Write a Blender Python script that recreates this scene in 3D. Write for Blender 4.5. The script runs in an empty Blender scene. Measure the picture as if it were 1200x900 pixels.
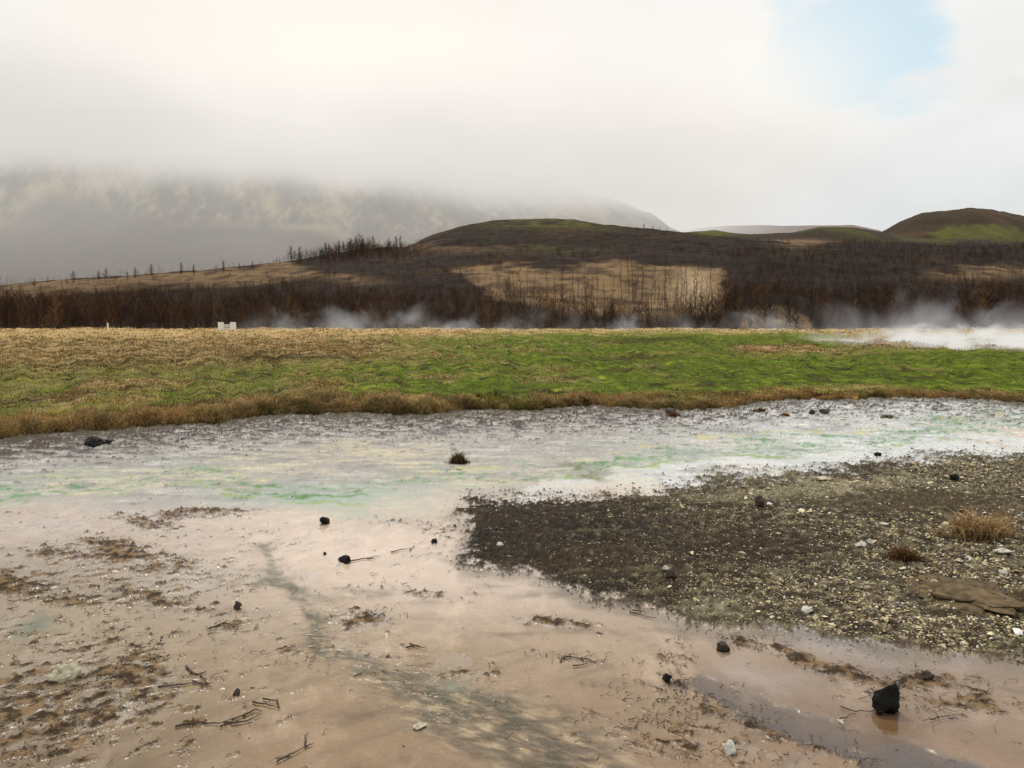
import bpy, math, random
import numpy as np
from mathutils import Vector, noise as mnoise

rng = np.random.default_rng(7)
random.seed(7)
scene = bpy.context.scene
COL = scene.collection

# ------------------------------------------------------------------ camera model
CAM_H, FOC, HOR = 1.6, 930.0, 376.0
TH = math.atan((450 - HOR) / FOC)
CT, ST = math.cos(TH), math.sin(TH)

def ray(px, py):
    """pixel of the 1200x900 photo -> (u, e): x/y and rise/y of the view ray"""
    a = (np.asarray(px, float) - 600) / FOC
    b = (450 - np.asarray(py, float)) / FOC
    dy = CT + b * ST
    return a / dy, (-ST + b * CT) / dy

def ground(px, py, z=0.0):
    u, e = ray(px, py)
    y = (z - CAM_H) / e
    return u * y, y

def proj(x, y, z):
    zz = z - CAM_H
    d = y * CT - zz * ST
    v = y * ST + zz * CT
    return 600 + FOC * x / d, 450 - FOC * v / d

# ------------------------------------------------------------------ noise
_perm = rng.permutation(512).astype(np.int64)
_perm = np.concatenate([_perm, _perm, _perm])
_ang = rng.random(512) * 2 * np.pi
_gx, _gy = np.cos(_ang).astype(np.float32), np.sin(_ang).astype(np.float32)

def perlin(x, y):
    x = np.asarray(x, np.float64); y = np.asarray(y, np.float64)
    xi = np.floor(x).astype(np.int64); yi = np.floor(y).astype(np.int64)
    xf = (x - xi).astype(np.float32); yf = (y - yi).astype(np.float32)
    xi &= 511; yi &= 511
    def g(ix, iy, fx, fy):
        h = _perm[_perm[ix & 511] + (iy & 511)]
        return _gx[h] * fx + _gy[h] * fy
    u = xf * xf * xf * (xf * (xf * 6 - 15) + 10); v = yf * yf * yf * (yf * (yf * 6 - 15) + 10)
    a = g(xi, yi, xf, yf); b = g(xi + 1, yi, xf - 1, yf)
    c = g(xi, yi + 1, xf, yf - 1); d = g(xi + 1, yi + 1, xf - 1, yf - 1)
    return (a + u * (b - a)) * (1 - v) + (c + u * (d - c)) * v

def fbm(x, y, octs=4, gain=.5, lac=2.03, seed=0):
    s = 0; a = 1.0; t = 0
    ox, oy = seed * 17.31 + 3.7, seed * 9.77 + 11.3
    for i in range(octs):
        s = s + a * perlin(x + ox, y + oy); t += a
        x = x * lac; y = y * lac; a *= gain; ox += 31.7; oy += 12.9
    return s / t * 2.3

def sstep(a, b, x):
    t = np.clip((x - a) / (b - a), 0, 1)
    return t * t * (3 - 2 * t)

def blob(P, Q, cx, cy, rx, ry, rot=0.0):
    c, s = math.cos(math.radians(rot)), math.sin(math.radians(rot))
    dx, dy = P - cx, Q - cy
    a = (dx * c + dy * s) / rx; b = (-dx * s + dy * c) / ry
    return np.exp(-(a * a + b * b))

def line_d(P, Q, pts):
    """distance to a polyline"""
    best = np.full(P.shape, 1e9)
    for (x0, y0), (x1, y1) in zip(pts[:-1], pts[1:]):
        vx, vy = x1 - x0, y1 - y0
        t = np.clip(((P - x0) * vx + (Q - y0) * vy) / (vx * vx + vy * vy), 0, 1)
        best = np.minimum(best, (P - x0 - t * vx) ** 2 + ((Q - y0 - t * vy)) ** 2)
    return np.sqrt(best)

def poly_sd(P, Q, pts):
    """signed distance to a polygon, + inside"""
    ins = np.zeros(P.shape, bool)
    n = len(pts)
    for i in range(n):
        x0, y0 = pts[i]; x1, y1 = pts[(i + 1) % n]
        if y0 == y1: continue
        c = ((y0 > Q) != (y1 > Q)) & (P < (x1 - x0) * (Q - y0) / (y1 - y0) + x0)
        ins ^= c
    d = line_d(P, Q, pts + [pts[0]])
    return np.where(ins, d, -d)

def lin(r, g, b):
    f = lambda c: (c / 255 / 12.92) if c <= 10 else ((c / 255 + .055) / 1.055) ** 2.4
    return np.array([f(r), f(g), f(b)])

def mix(c, col, m):
    return c + (np.asarray(col) - c) * m[..., None]

# ------------------------------------------------------------------ object helpers
def tag(o, label=None, cat=None, group=None, kind=None):
    if label: o["label"] = label
    if cat: o["category"] = cat
    if group: o["group"] = group
    if kind: o["kind"] = kind
    return o

def mesh_np(name, verts, faces, mat=None, col=None, extra=None, smooth=True, parent=None):
    """verts (n,3); faces (m,3) or (m,4)"""
    me = bpy.data.meshes.new(name)
    verts = np.ascontiguousarray(verts, np.float32); faces = np.ascontiguousarray(faces, np.int32)
    k = faces.shape[1]
    me.vertices.add(len(verts)); me.vertices.foreach_set("co", verts.ravel())
    me.loops.add(faces.size); me.loops.foreach_set("vertex_index", faces.ravel())
    me.polygons.add(len(faces))
    me.polygons.foreach_set("loop_start", np.arange(0, faces.size, k, dtype=np.int32))
    me.polygons.foreach_set("loop_total", np.full(len(faces), k, np.int32))
    me.polygons.foreach_set("use_smooth", np.full(len(faces), smooth))
    me.update(calc_edges=True)
    if col is not None:
        a = me.attributes.new("paint", "FLOAT_COLOR", "POINT")
        c4 = np.ones((len(verts), 4), np.float32); c4[:, :3] = col
        a.data.foreach_set("color", c4.ravel())
    for nme, arr in (extra or {}).items():
        a = me.attributes.new(nme, "FLOAT", "POINT")
        a.data.foreach_set("value", np.ascontiguousarray(arr, np.float32).ravel())
    if mat: me.materials.append(mat)
    o = bpy.data.objects.new(name, me); COL.objects.link(o)
    if parent: o.parent = parent
    return o

def grid_faces(nr, nc):
    i = np.arange(nr - 1)[:, None] * nc + np.arange(nc - 1)[None]
    i = i.ravel()
    return np.stack([i, i + 1, i + nc + 1, i + nc], 1)

def new_mat(name):
    m = bpy.data.materials.new(name); m.use_nodes = True
    nt = m.node_tree; nt.nodes.clear()
    return m, nt, nt.nodes, nt.links

def N(nt, t, **kw):
    n = nt.nodes.new(t)
    for k, v in kw.items():
        if k in n.inputs: n.inputs[k].default_value = v
        else: setattr(n, k, v)
    return n

def M(nt, op, a, b=None, c=None):
    n = nt.nodes.new("ShaderNodeMath"); n.operation = op
    for i, v in enumerate((a, b, c)):
        if v is None: continue
        if isinstance(v, (int, float)): n.inputs[i].default_value = v
        else: nt.links.new(v, n.inputs[i])
    return n.outputs[0]

def paint_mat(name, rough=.8, rough_attr=False, noise_scale=40, noise_amt=.5, bump=0.0, bump_scale=60, bump_dist=.01, spec=.4, translucent=0):
    m, nt, nd, lk = new_mat(name)
    out = N(nt, "ShaderNodeOutputMaterial")
    at = N(nt, "ShaderNodeAttribute", attribute_name="paint")
    tc = N(nt, "ShaderNodeTexCoord")
    ns = N(nt, "ShaderNodeTexNoise", Scale=noise_scale, Detail=6.0, Roughness=.65)
    lk.new(tc.outputs["Object"], ns.inputs["Vector"])
    f = M(nt, "MULTIPLY_ADD", ns.outputs["Fac"], 2 * noise_amt, 1 - noise_amt)
    vm = N(nt, "ShaderNodeVectorMath", operation="SCALE")
    lk.new(at.outputs["Color"], vm.inputs[0]); lk.new(f, vm.inputs["Scale"])
    b = N(nt, "ShaderNodeBsdfPrincipled", Roughness=rough)
    b.inputs["Specular IOR Level"].default_value = spec
    lk.new(vm.outputs[0], b.inputs["Base Color"])
    if rough_attr:
        ra = N(nt, "ShaderNodeAttribute", attribute_name="rough"); lk.new(ra.outputs["Fac"], b.inputs["Roughness"])
        mr = N(nt, "ShaderNodeMapRange"); mr.inputs["From Min"].default_value = .2; mr.inputs["From Max"].default_value = .8
        mr.inputs["To Min"].default_value = .5; mr.inputs["To Max"].default_value = .03
        lk.new(ra.outputs["Fac"], mr.inputs["Value"]); lk.new(mr.outputs[0], b.inputs["Specular IOR Level"])
    if bump:
        n2 = N(nt, "ShaderNodeTexNoise", Scale=bump_scale, Detail=6.0, Roughness=.6)
        lk.new(tc.outputs["Object"], n2.inputs["Vector"])
        bp = N(nt, "ShaderNodeBump", Strength=bump, Distance=bump_dist)
        if rough_attr:
            ba = N(nt, "ShaderNodeAttribute", attribute_name="rough")
            lk.new(M(nt, "MULTIPLY", ba.outputs["Fac"], bump), bp.inputs["Strength"])
        lk.new(n2.outputs["Fac"], bp.inputs["Height"]); lk.new(bp.outputs[0], b.inputs["Normal"])
    sh = b.outputs[0]
    if translucent:
        tr = N(nt, "ShaderNodeBsdfTranslucent"); lk.new(vm.outputs[0], tr.inputs["Color"])
        mx = N(nt, "ShaderNodeMixShader", Fac=translucent)
        lk.new(sh, mx.inputs[1]); lk.new(tr.outputs[0], mx.inputs[2]); sh = mx.outputs[0]
    lk.new(sh, out.inputs["Surface"])
    return m

def flat_mat(name, col, rough=.8, noise_scale=30, amt=.4, bump=.5, bump_scale=60, dist=.004, spec=.2):
    m, nt, nd, lk = new_mat(name)
    out = N(nt, "ShaderNodeOutputMaterial"); tc = N(nt, "ShaderNodeTexCoord")
    ns = N(nt, "ShaderNodeTexNoise", Scale=noise_scale, Detail=6.0, Roughness=.7)
    lk.new(tc.outputs["Object"], ns.inputs["Vector"])
    rp = N(nt, "ShaderNodeValToRGB"); c = np.array(col)
    rp.color_ramp.elements[0].position = .3; rp.color_ramp.elements[1].position = .72
    rp.color_ramp.elements[0].color = (*(c * (1 - amt)), 1); rp.color_ramp.elements[1].color = (*np.clip(c * (1 + amt), 0, .9), 1)
    lk.new(ns.outputs["Fac"], rp.inputs[0])
    b = N(nt, "ShaderNodeBsdfPrincipled", Roughness=rough)
    b.inputs["Specular IOR Level"].default_value = spec
    lk.new(rp.outputs[0], b.inputs["Base Color"])
    n2 = N(nt, "ShaderNodeTexNoise", Scale=bump_scale, Detail=5.0)
    lk.new(tc.outputs["Object"], n2.inputs["Vector"])
    bp = N(nt, "ShaderNodeBump", Strength=bump, Distance=dist)
    lk.new(n2.outputs["Fac"], bp.inputs["Height"]); lk.new(bp.outputs[0], b.inputs["Normal"])
    lk.new(b.outputs[0], out.inputs["Surface"])
    return m

# ------------------------------------------------------------------ bank line between mud and meadow
BANK_PX = [(-500, 556), (-250, 536), (0, 517), (60, 511), (100, 508), (150, 506), (200, 500), (260, 496), (300, 491), (350, 488), (400, 487), (460, 489), (520, 486),
           (570, 483), (620, 483), (680, 478), (730, 480), (800, 481), (860, 477), (900, 471), (950, 468), (1000, 469), (1060, 467), (1120, 468), (1200, 473),
           (1350, 476), (1600, 484)]
_bx, _by = ground([p[0] for p in BANK_PX], [p[1] for p in BANK_PX])
_bu = _bx / _by
def bank_y(u):
    u = np.asarray(u, float)
    b = np.interp(u, _bu, _by)
    return b + .45 * fbm(u * 9, u * 0 + 2.2, 3, seed=5) + .22 * fbm(u * 55, u * 0 + 7.2, 3, seed=6)

# ------------------------------------------------------------------ mud flat: colour, height, roughness as a function of place
ISLAND = [(548, 588), (600, 582), (700, 583), (760, 572), (850, 558), (900, 556), (965, 553), (1000, 548), (1060, 538), (1130, 534), (1500, 520),
          (1700, 800), (1300, 785), (1200, 772), (1110, 766), (1060, 757), (1000, 752), (950, 741), (900, 738), (850, 741), (800, 728), (760, 712), (700, 703),
          (660, 684), (610, 668), (560, 668), (536, 660), (556, 640), (546, 622), (536, 600)]
DEBRIS = [  (90, 690, 230, 70, -5, .45), (90, 820, 220, 100, -10, .5), (330, 700, 140, 40, 5, .3), (420, 780, 120, 30, 15, .3), (800, 860, 160, 40, 10, .42), (1080, 810, 150, 40, 10, .38),  # cx, cy, rx, ry, rot, strength
    (235, 603, 65, 7, -3, .9), (170, 612, 40, 10, 10, .8), (140, 650, 45, 14, 14, 1), (60, 648, 55, 9, 5, .7), (215, 660, 40, 9, 25, .7), (195, 668, 20, 8, 0, .8),
    (15, 690, 60, 18, 10, 1), (80, 705, 60, 12, 3, 1), (190, 705, 60, 9, 12, .8), (240, 717, 50, 7, 5, .6), (120, 740, 60, 12, -15, .6), (165, 775, 50, 30, -35, 1),
    (150, 815, 25, 22, 0, .7), (90, 805, 40, 12, 0, .5), (40, 860, 110, 45, -10, .95), (100, 830, 60, 22, -20, .5), (260, 735, 30, 6, 0, .7), (235, 795, 30, 6, 5, .6),
    (350, 770, 60, 18, 20, .45), (430, 724, 32, 10, -5, 1), (400, 690, 60, 8, -5, .4), (480, 690, 55, 6, 10, .6), (500, 650, 30, 5, 0, .4), (300, 690, 60, 8, 0, .45),
    (660, 730, 45, 6, 5, .9), (690, 772, 55, 6, 5, .6), (560, 790, 40, 14, 0, .5), (790, 770, 26, 16, -35, .9), (800, 800, 26, 7, 30, .9), (740, 815, 50, 14, 15, .55),
    (830, 825, 70, 18, 12, 1), (890, 850, 60, 14, 22, .9), (780, 850, 60, 14, 5, .8), (800, 880, 90, 16, 10, .6), (870, 752, 40, 9, 10, .9), (935, 772, 55, 9, 24, 1),
    (1010, 795, 50, 9, 15, .9), (1075, 798, 36, 12, 5, 1), (1150, 745, 80, 9, 5, .9), (1140, 800, 30, 7, 5, .6), (1140, 828, 70, 9, 5, .8), (1060, 826, 60, 6, 5, .6),
    (1190, 770, 30, 9, 0, .8), (960, 735, 60, 6, 5, .6), (990, 885, 40, 12, 10, .6), (30, 600, 60, 4, 0, .4), (350, 640, 80, 5, 0, .3), (560, 700, 30, 10, 0, .3),
    (460, 610, 50, 5, 0, .6), (515, 625, 30, 20, 0, .5)]
GREEN = [(-200, 590), (80, 571), (150, 570), (228, 552), (262, 566), (330, 578), (420, 577), (520, 562), (600, 562), (625, 552), (700, 545), (760, 536), (850, 523), (960, 519), (1010, 517), (1110, 506), (1200, 495), (1500, 488)]

def mud(x, y):
    P, Q = proj(x, y, np.zeros_like(x))
    sc = y / FOC                                   # metres per pixel
    w1 = fbm(x * 1.3, y * .9, 4, seed=1); w2 = fbm(x * 1.3, y * .9, 4, seed=2)
    f1 = fbm(x * 7, y * 5, 4, seed=3); f2 = fbm(x * 22, y * 15, 3, seed=4); f3 = fbm(x * 60, y * 40, 2, seed=15)
    Pw = P + w1 * 42 + f1 * 15 + f2 * 5
    Qw = Q + (w2 * 18 + fbm(x * 7, y * 5, 3, seed=8) * 7 + f2 * 2.5)
    n = len(x)
    z = -.0034 + .0032 * w1 + .0012 * f1 + .0004 * f2
    mo0 = fbm(x * 1.1, y * 1.9, 5, seed=26)
    # base silty colour: pinkish beige, tan near the camera
    C = np.tile(np.array([.56, .485, .435]), (n, 1))
    near = sstep(650, 860, Q)
    C = mix(C, [.35, .265, .17], sstep(640, 800, Q + 30 * w1) * .9)
    C = mix(C, [.22, .155, .095], sstep(760, 900, Q + 40 * w2) * .7 * (.6 + .4 * sstep(.3, -.5, mo0)))  # darkens toward the camera and, as painted shade, in the hollows
    C = mix(C, [.20, .145, .085], sstep(400, 60, P + 60 * w1) * sstep(600, 690, Q + 20 * w2) * .75)
    C = mix(C, [.28, .20, .145], sstep(700, 1000, P + 40 * w1) * sstep(740, 800, Q) * .6)
    C = mix(C, [.38, .31, .21], blob(Pw, Qw, 90, 760, 200, 70) * .6)
    C = mix(C, [.68, .60, .54], blob(Pw, Qw, 440, 640, 190, 60) * .8)
    C = mix(C, [.31, .215, .145], sstep(820, 900, Qw + 20 * w1) * sstep(150, 500, Pw) * .5)
    C = C * (1 + .09 * w2 + .07 * f1)[:, None]
    R = .16 + .22 * sstep(-.1, .6, f1)
    # soft flow streaks over the silt
    st = fbm(x * 3.0 + y * 1.6, y * 1.0 - x * 2.2, 5, seed=21)
    st2 = fbm((x * .8 + y * .6) * 2.2, (-x * .6 + y * .8) * 12, 5, seed=22)
    C = mix(C, [.17, .125, .085], sstep(.1, .9, st2) * .55 * near)
    C = mix(C, [.72, .62, .52], sstep(.2, .9, st) * .35)
    z = z - .0012 * sstep(200, 450, P) + .0010 * st2 + .0012 * mo0 + .0006 * f2
    mo = fbm(x * 2.2 + .5 * w1, y * 3.4, 6, gain=.65, seed=23)
    C = mix(C, [.13, .095, .065], sstep(.1, .9, mo) * .65 * sstep(590, 700, Q))  # dark and light mottle, relief shading painted into the mud colour
    C = mix(C, [.52, .43, .33], sstep(.25, 1.0, -mo) * .4 * sstep(590, 700, Q))
    C = mix(C, [.30, .31, .24], sstep(.2, 1.0, fbm(x * 1.5, y * 2.5, 5, seed=24)) * .35 * sstep(640, 720, Q) * sstep(620, 300, P))
    # ------------- far grey sinter flat
    far = sstep(16, -10, Q - (583 + 10 * np.sin(P / 140.) - 14 * sstep(500, 900, P)) + w2 * 9 + f1 * 5)
    C = mix(C, [.38, .36, .335], far)
    right = sstep(620, 1000, P)
    C = mix(C, [.60, .62, .61], far * right * .85)
    C = mix(C, [.27, .26, .245], far * sstep(-.1, .7, w1) * .6)
    C = mix(C, [.58, .53, .46], far * sstep(.15, .5, fbm(x * 1.1, y * 3.0, 4, seed=9)) * .6)
    C = mix(C, [.72, .74, .74], sstep(13, 4, line_d(Pw, Qw, [(640, 573), (760, 556), (880, 542), (1000, 530), (1100, 524), (1300, 516)])) * .8)
    C = mix(C, [.70, .58, .48], sstep(8, 3, line_d(Pw, Qw, [(1140, 512), (1200, 507), (1400, 500)])) * .8)
    C = mix(C, [.68, .60, .42], blob(Pw, Qw, 470, 528, 70, 6, -2) * .7 + blob(Pw, Qw, 545, 573, 60, 5, -3) * .6 + blob(Pw, Qw, 120, 570, 70, 4, 0) * .5)
    C = mix(C, [.62, .55, .48], blob(Pw, Qw, 730, 568, 40, 8) * .8)
    z = z + far * (.006 + .005 * f1 + .003 * f2)
    # dark speckles and cracked crust, densest below the bank
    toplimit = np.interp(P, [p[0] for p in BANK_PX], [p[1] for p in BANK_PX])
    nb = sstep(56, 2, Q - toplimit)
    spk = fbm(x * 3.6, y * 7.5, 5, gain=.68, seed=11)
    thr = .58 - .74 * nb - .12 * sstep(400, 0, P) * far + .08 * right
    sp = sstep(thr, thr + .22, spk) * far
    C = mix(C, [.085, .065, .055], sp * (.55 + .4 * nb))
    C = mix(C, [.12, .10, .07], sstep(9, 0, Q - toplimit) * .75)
    z = z + sp * .02 + nb * .02 * sstep(-.2, .4, f1)
    ws = fbm(x * 1.4, y * 6.5, 6, gain=.7, seed=27)
    C = mix(C, [.82, .81, .78], far * sstep(.0, .6, ws) * (.5 + .35 * right) * (1 - sp))
    C = mix(C, [.12, .11, .10], far * sstep(.35, 1.0, -ws) * .75)
    C = mix(C, [.70, .60, .33], far * sstep(22, 5, line_d(Pw, Qw, [(60, 574), (140, 566), (420, 532), (520, 548), (600, 572), (760, 556)])) * sstep(-.2, .5, ws) * .55)
    # green algae streaks
    gd = line_d(Pw, Qw, GREEN)
    C = mix(C, [.42, .52, .42], sstep(28, 6, gd) * .30 * sstep(-.35, .3, w1 + .6 * f1) * far)
    C = mix(C, [.40, .52, .44], blob(Pw, Qw, 400, 586, 120, 13) * .6)
    ga = fbm(x * 6, y * 9, 5, gain=.65, seed=12)
    C = mix(C, [.14, .36, .11], sstep(12, 3, gd) * sstep(.15, .45, ga) * .8)
    C = mix(C, [.05, .20, .06], sstep(9, 2, gd) * sstep(.35, .8, ga) * .9)
    for dy_, cc_, ww_, sd_ in ((-5, [.09, .26, .07], 2.2, 91), (4, [.12, .30, .09], 1.8, 92), (11, [.30, .42, .12], 2.4, 93), (-12, [.60, .55, .25], 3.0, 94)):
        l_ = line_d(P + 6 * f1, Q + 7 * w2 + 2.5 * f1, [(a_, b_ + dy_) for a_, b_ in GREEN])
        C = mix(C, cc_, sstep(ww_, ww_ * .3, l_) * sstep(-.05, .35, fbm(x * 1.5, y * 2, 4, seed=sd_)) * .85)
    C = mix(C, [.10, .16, .05], sstep(7, 2, gd + 3) * sstep(.25, .4, fbm(x * 6, y * 6, 4, seed=13)) * .9)
    C = mix(C, [.04, .22, .09], blob(P, Q, 90, 571, 10, 3) * .95 + blob(Pw, Qw, 1080, 502, 60, 5, -8) * .5)
    C = mix(C, [.20, .40, .18], blob(P, Q, 745, 538, 20, 3) * .9 + blob(Pw, Qw, 230, 553, 12, 4) * .6)
    C = mix(C, [.16, .16, .07], blob(Pw, Qw, 680, 545, 36, 5, -5) * .85)
    # greenish dark stream, ripple light and dark painted into its bed
    sd = line_d(Pw, Qw, [(300, 640), (345, 700), (390, 745), (470, 790), (560, 835), (650, 890), (740, 960), (900, 1100)])
    sw = 12 + 62 * sstep(720, 880, Q)
    sm = sstep(sw, sw * .25, sd + 6 * f1)
    rip = .6 * fbm((x * .5 + y * .87) * 13, (-x * .87 + y * .5) * 5, 3, seed=14) + .6 * fbm((x * .5 + y * .87) * 34, (-x * .87 + y * .5) * 11, 3, seed=20)
    C = mix(C, [.075, .075, .05], sm * (.25 + .65 * sstep(-.35, .45, rip)))
    C = mix(C, [.52, .44, .30], sm * sstep(.1, .55, -rip) * .75)
    C = mix(C, [.085, .085, .04], np.clip(blob(Pw, Qw, 345, 692, 34, 8, 8) + .8 * blob(Pw, Qw, 315, 675, 40, 8) + .8 * blob(Pw, Qw, 135, 705, 30, 6) + .4 * blob(Pw, Qw, 380, 740, 40, 24, 30) + .5 * blob(Pw, Qw, 500, 800, 60, 22, 10), 0, 1) * sstep(-.4, .3, f1))
    C = mix(C, [.12, .17, .11], np.clip(blob(Pw, Qw, 10, 745, 28, 14) + .8 * blob(Pw, Qw, 553, 803, 16, 10), 0, 1) * .9)
    z = z - .006 * sm
    # channel and puddles, lower right: sky's blue-grey reflection painted into the beds
    ch = line_d(P + w1 * 30 + f1 * 14, Q + w2 * 12 + f2 * 3, [(620, 800), (700, 788), (760, 800), (820, 792), (880, 818), (940, 846), (1000, 868), (1100, 905), (1300, 960)])
    cw = 7 + 17 * sstep(740, 900, P)
    cm = sstep(cw, cw * .72, ch + 2.5 * f2 + 9 * sstep(860, 780, P + 40 * f1)) * (.25 + .75 * sstep(690, 850, P))
    C = mix(C, [.095, .09, .10], cm * .92)
    z = z - .010 * cm
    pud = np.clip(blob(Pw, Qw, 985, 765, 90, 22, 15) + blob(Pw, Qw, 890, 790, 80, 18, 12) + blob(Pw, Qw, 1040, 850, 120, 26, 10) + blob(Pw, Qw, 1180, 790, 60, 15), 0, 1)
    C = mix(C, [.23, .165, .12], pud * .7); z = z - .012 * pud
    C = mix(C, [.16, .09, .035], blob(P, Q, 1042, 850, 30, 16) * .8)  # brown patch painted in to strengthen the black rock's reflection
    C = mix(C, [.46, .42, .43], (blob(Pw, Qw, 965, 760, 60, 11, 16) + .8 * blob(Pw, Qw, 900, 786, 60, 9, 18) + .6 * blob(Pw, Qw, 1120, 775, 50, 8)).clip(0, 1) * .75)  # pale lilac puddle sheen: sky reflection painted as colour
    # ------------- raised dirt island
    isd = poly_sd(Pw * .35 + P * .65, Qw * .5 + Q * .5, ISLAND)
    im = sstep(-2.5, 5, isd + f1 * 7 + f2 * 8 + f3 * 4)
    yel = np.clip(sstep(560, 940, P) * .85 + sstep(40, 0, isd) * .1 - blob(P, Q, 900, 645, 130, 26) * .6, 0, 1)
    Ci = np.tile(np.array([.075, .055, .036]), (n, 1))
    Ci = mix(Ci, [.038, .033, .029], sstep(-.4, .4, w1 + .4 * f1) * sstep(1000, 640, P) * .7)
    Ci = mix(Ci, [.40, .35, .20], sstep(.25, .9, fbm(x * 2.6, y * 4.2, 5, gain=.6, seed=28)) * (.25 + .55 * yel))
    Ci = mix(Ci, [.035, .026, .018], sstep(.2, .9, fbm(x * 2.2, y * 4.6, 5, gain=.6, seed=29)) * .75)
    Ci = mix(Ci, [.17, .13, .075], sstep(.0, .7, f1) * (.25 + .6 * yel))
    Ci = mix(Ci, [.46, .41, .25], sstep(.30 - .5 * yel, .75, fbm(x * 11, y * 11, 4, gain=.7, seed=16)) * (.35 + .6 * yel))
    Ci = mix(Ci, [.11, .08, .045], np.clip(blob(Pw, Qw, 1080, 590, 130, 11, 0) + blob(Pw, Qw, 1170, 712, 60, 22), 0, 1) * .92)
    Ci = mix(Ci, [.035, .028, .022], np.clip(blob(Pw, Qw, 1000, 557, 60, 7) + blob(Pw, Qw, 1080, 606, 120, 4), 0, 1) * .7)
    Ci = mix(Ci, [.48, .43, .28], np.clip(blob(Pw, Qw, 1000, 572, 120, 5) * .7 + blob(Pw, Qw, 860, 580, 60, 8) * .5 + blob(Pw, Qw, 815, 715, 22, 9) * .8, 0, 1))
    Ci = Ci * (.62 + .15 * yel)[:, None] * np.clip(1 + .6 * f3 + .45 * f2, .25, 2)[:, None]
    C = mix(C, 0, im * 0) ; C = C * (1 - im[:, None]) + Ci * im[:, None]
    z = z + im * (.014 + .020 * sstep(0, 30, isd) + .012 * f1 + .009 * f2 + .006 * f3)
    z = z - .02 * blob(P, Q, 1125, 695, 14, 8)
    R = np.where(im > .4, .78, R)
    # wet dark margin of the island
    C = mix(C, [.16, .125, .10], sstep(-20, -4, isd + f1 * 8) * sstep(4, -2, isd) * .6 * sstep(560, 640, Q))
    # ------------- debris and mud clumps
    D = np.zeros(n)
    for cx, cy, rx, ry, rot, s in DEBRIS:
        D = np.maximum(D, s * blob(P + w1 * 14 + f1 * 8, Q + w2 * 8 + f1 * 4, cx, cy, rx * 1.2, ry * 1.3, rot))
    lf = sstep(760, 300, P)
    xr, yr = x * .8 + y * .6 * (2 * lf - 1), -x * .6 * (2 * lf - 1) + y * .8
    cl = .6 * fbm(xr * 6, yr * 15, 5, gain=.72, seed=17) + .5 * fbm(x * 9, y * 13, 5, gain=.72, seed=19)
    D = D * (.55 + .45 * sstep(-.5, .4, mo0 + .4 * f1))
    t = .48 - 1.0 * D - .05 * sstep(420, 120, P) * sstep(600, 660, Q) + .45 * far + .3 * im
    cm2 = sstep(t, t + .25, cl) * (1 - im)
    tone = sstep(-.3, .4, fbm(x * 14, y * 14, 3, seed=18))[:, None]
    C = mix(C, [.22, .145, .085], D * (1 - im) * sstep(-.5, .4, cl) * .75)
    C = C * (1 - .88 * cm2[:, None]) + .88 * cm2[:, None] * (np.array([.050, .033, .020]) * (1 - tone) + np.array([.30, .20, .11]) * tone)
    z = z + cm2 * (.007 + .010 * sstep(-.3, .6, f2) + .002 * f3) * np.clip(y / 4, .7, 2) + D * .005
    R = np.where(cm2 > .5, .6, R)
    R = R * (1 - far * (1 - im)) + far * (1 - im) * (.48 + .25 * sstep(-.3, .6, f1) + .2 * nb)
    R = np.maximum(R, np.maximum(sp, cm2) * .85)
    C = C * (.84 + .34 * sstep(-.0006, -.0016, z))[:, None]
    C = np.clip(C, .012, .88)
    return z, C, np.clip(R, .1, .9)

def mud_z(px, py):
    x, y = ground(px, py)
    return float(mud(np.array([x]), np.array([y]))[0][0])

def persp_grid(nr, nc, ulo, uhi, ynear, yfar_of_u):
    uu = np.tan(np.linspace(math.atan(ulo), math.atan(uhi), nc))
    yf = yfar_of_u(uu)
    t = np.linspace(0, 1, nr)[:, None]
    inv = (1 - t) / ynear + t / yf[None]           # even steps of 1/y: even detail as seen
    Y = 1 / inv
    X = uu[None] * Y
    return X.ravel(), Y.ravel(), np.repeat(uu[None], nr, 0).ravel()

m_mud = paint_mat("wet_mud", rough_attr=True, noise_scale=90, noise_amt=.35, bump=1.0, bump_scale=85, bump_dist=.009, spec=.5)
NR, NC = 640, 1500
X, Y, U = persp_grid(NR, NC, -.95, .95, 1.9, lambda u: bank_y(u) + .5)
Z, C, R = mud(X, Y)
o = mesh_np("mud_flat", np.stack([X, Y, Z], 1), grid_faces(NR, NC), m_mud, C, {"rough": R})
tag(o, kind="structure")

# coarse ground reaching everywhere
m_gr = flat_mat("far_ground", (.10, .085, .05), rough=.95, noise_scale=.2, bump=.2)
s = 9000
o = mesh_np("ground", np.array([[-s, -s, -.16], [s, -s, -.16], [s, s, -.16], [-s, s, -.16]]), np.array([[0, 1, 2, 3]]), m_gr)
tag(o, kind="structure")

# ------------------------------------------------------------------ water film
m_w, nt, nd, lk = new_mat("shallow_water")
out = N(nt, "ShaderNodeOutputMaterial"); tc = N(nt, "ShaderNodeTexCoord")
tr = N(nt, "ShaderNodeBsdfTransparent", Color=(.965, .94, .90, 1))
gl = N(nt, "ShaderNodeBsdfGlossy", Roughness=.03, Color=(1, 1, 1, 1))
n1 = N(nt, "ShaderNodeTexNoise", Scale=7.0, Detail=4.0, Roughness=.55, Distortion=.4)
mp = N(nt, "ShaderNodeMapping"); mp.inputs["Rotation"].default_value = (0, 0, math.radians(-32)); mp.inputs["Scale"].default_value = (1, 2.4, 1)
lk.new(tc.outputs["Object"], mp.inputs[0]); lk.new(mp.outputs[0], n1.inputs["Vector"])
ra = N(nt, "ShaderNodeAttribute", attribute_name="ripple")
bp = N(nt, "ShaderNodeBump", Distance=.02)
lk.new(ra.outputs["Fac"], bp.inputs["Strength"]); lk.new(n1.outputs["Fac"], bp.inputs["Height"])
fr = N(nt, "ShaderNodeFresnel", IOR=1.33)
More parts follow.
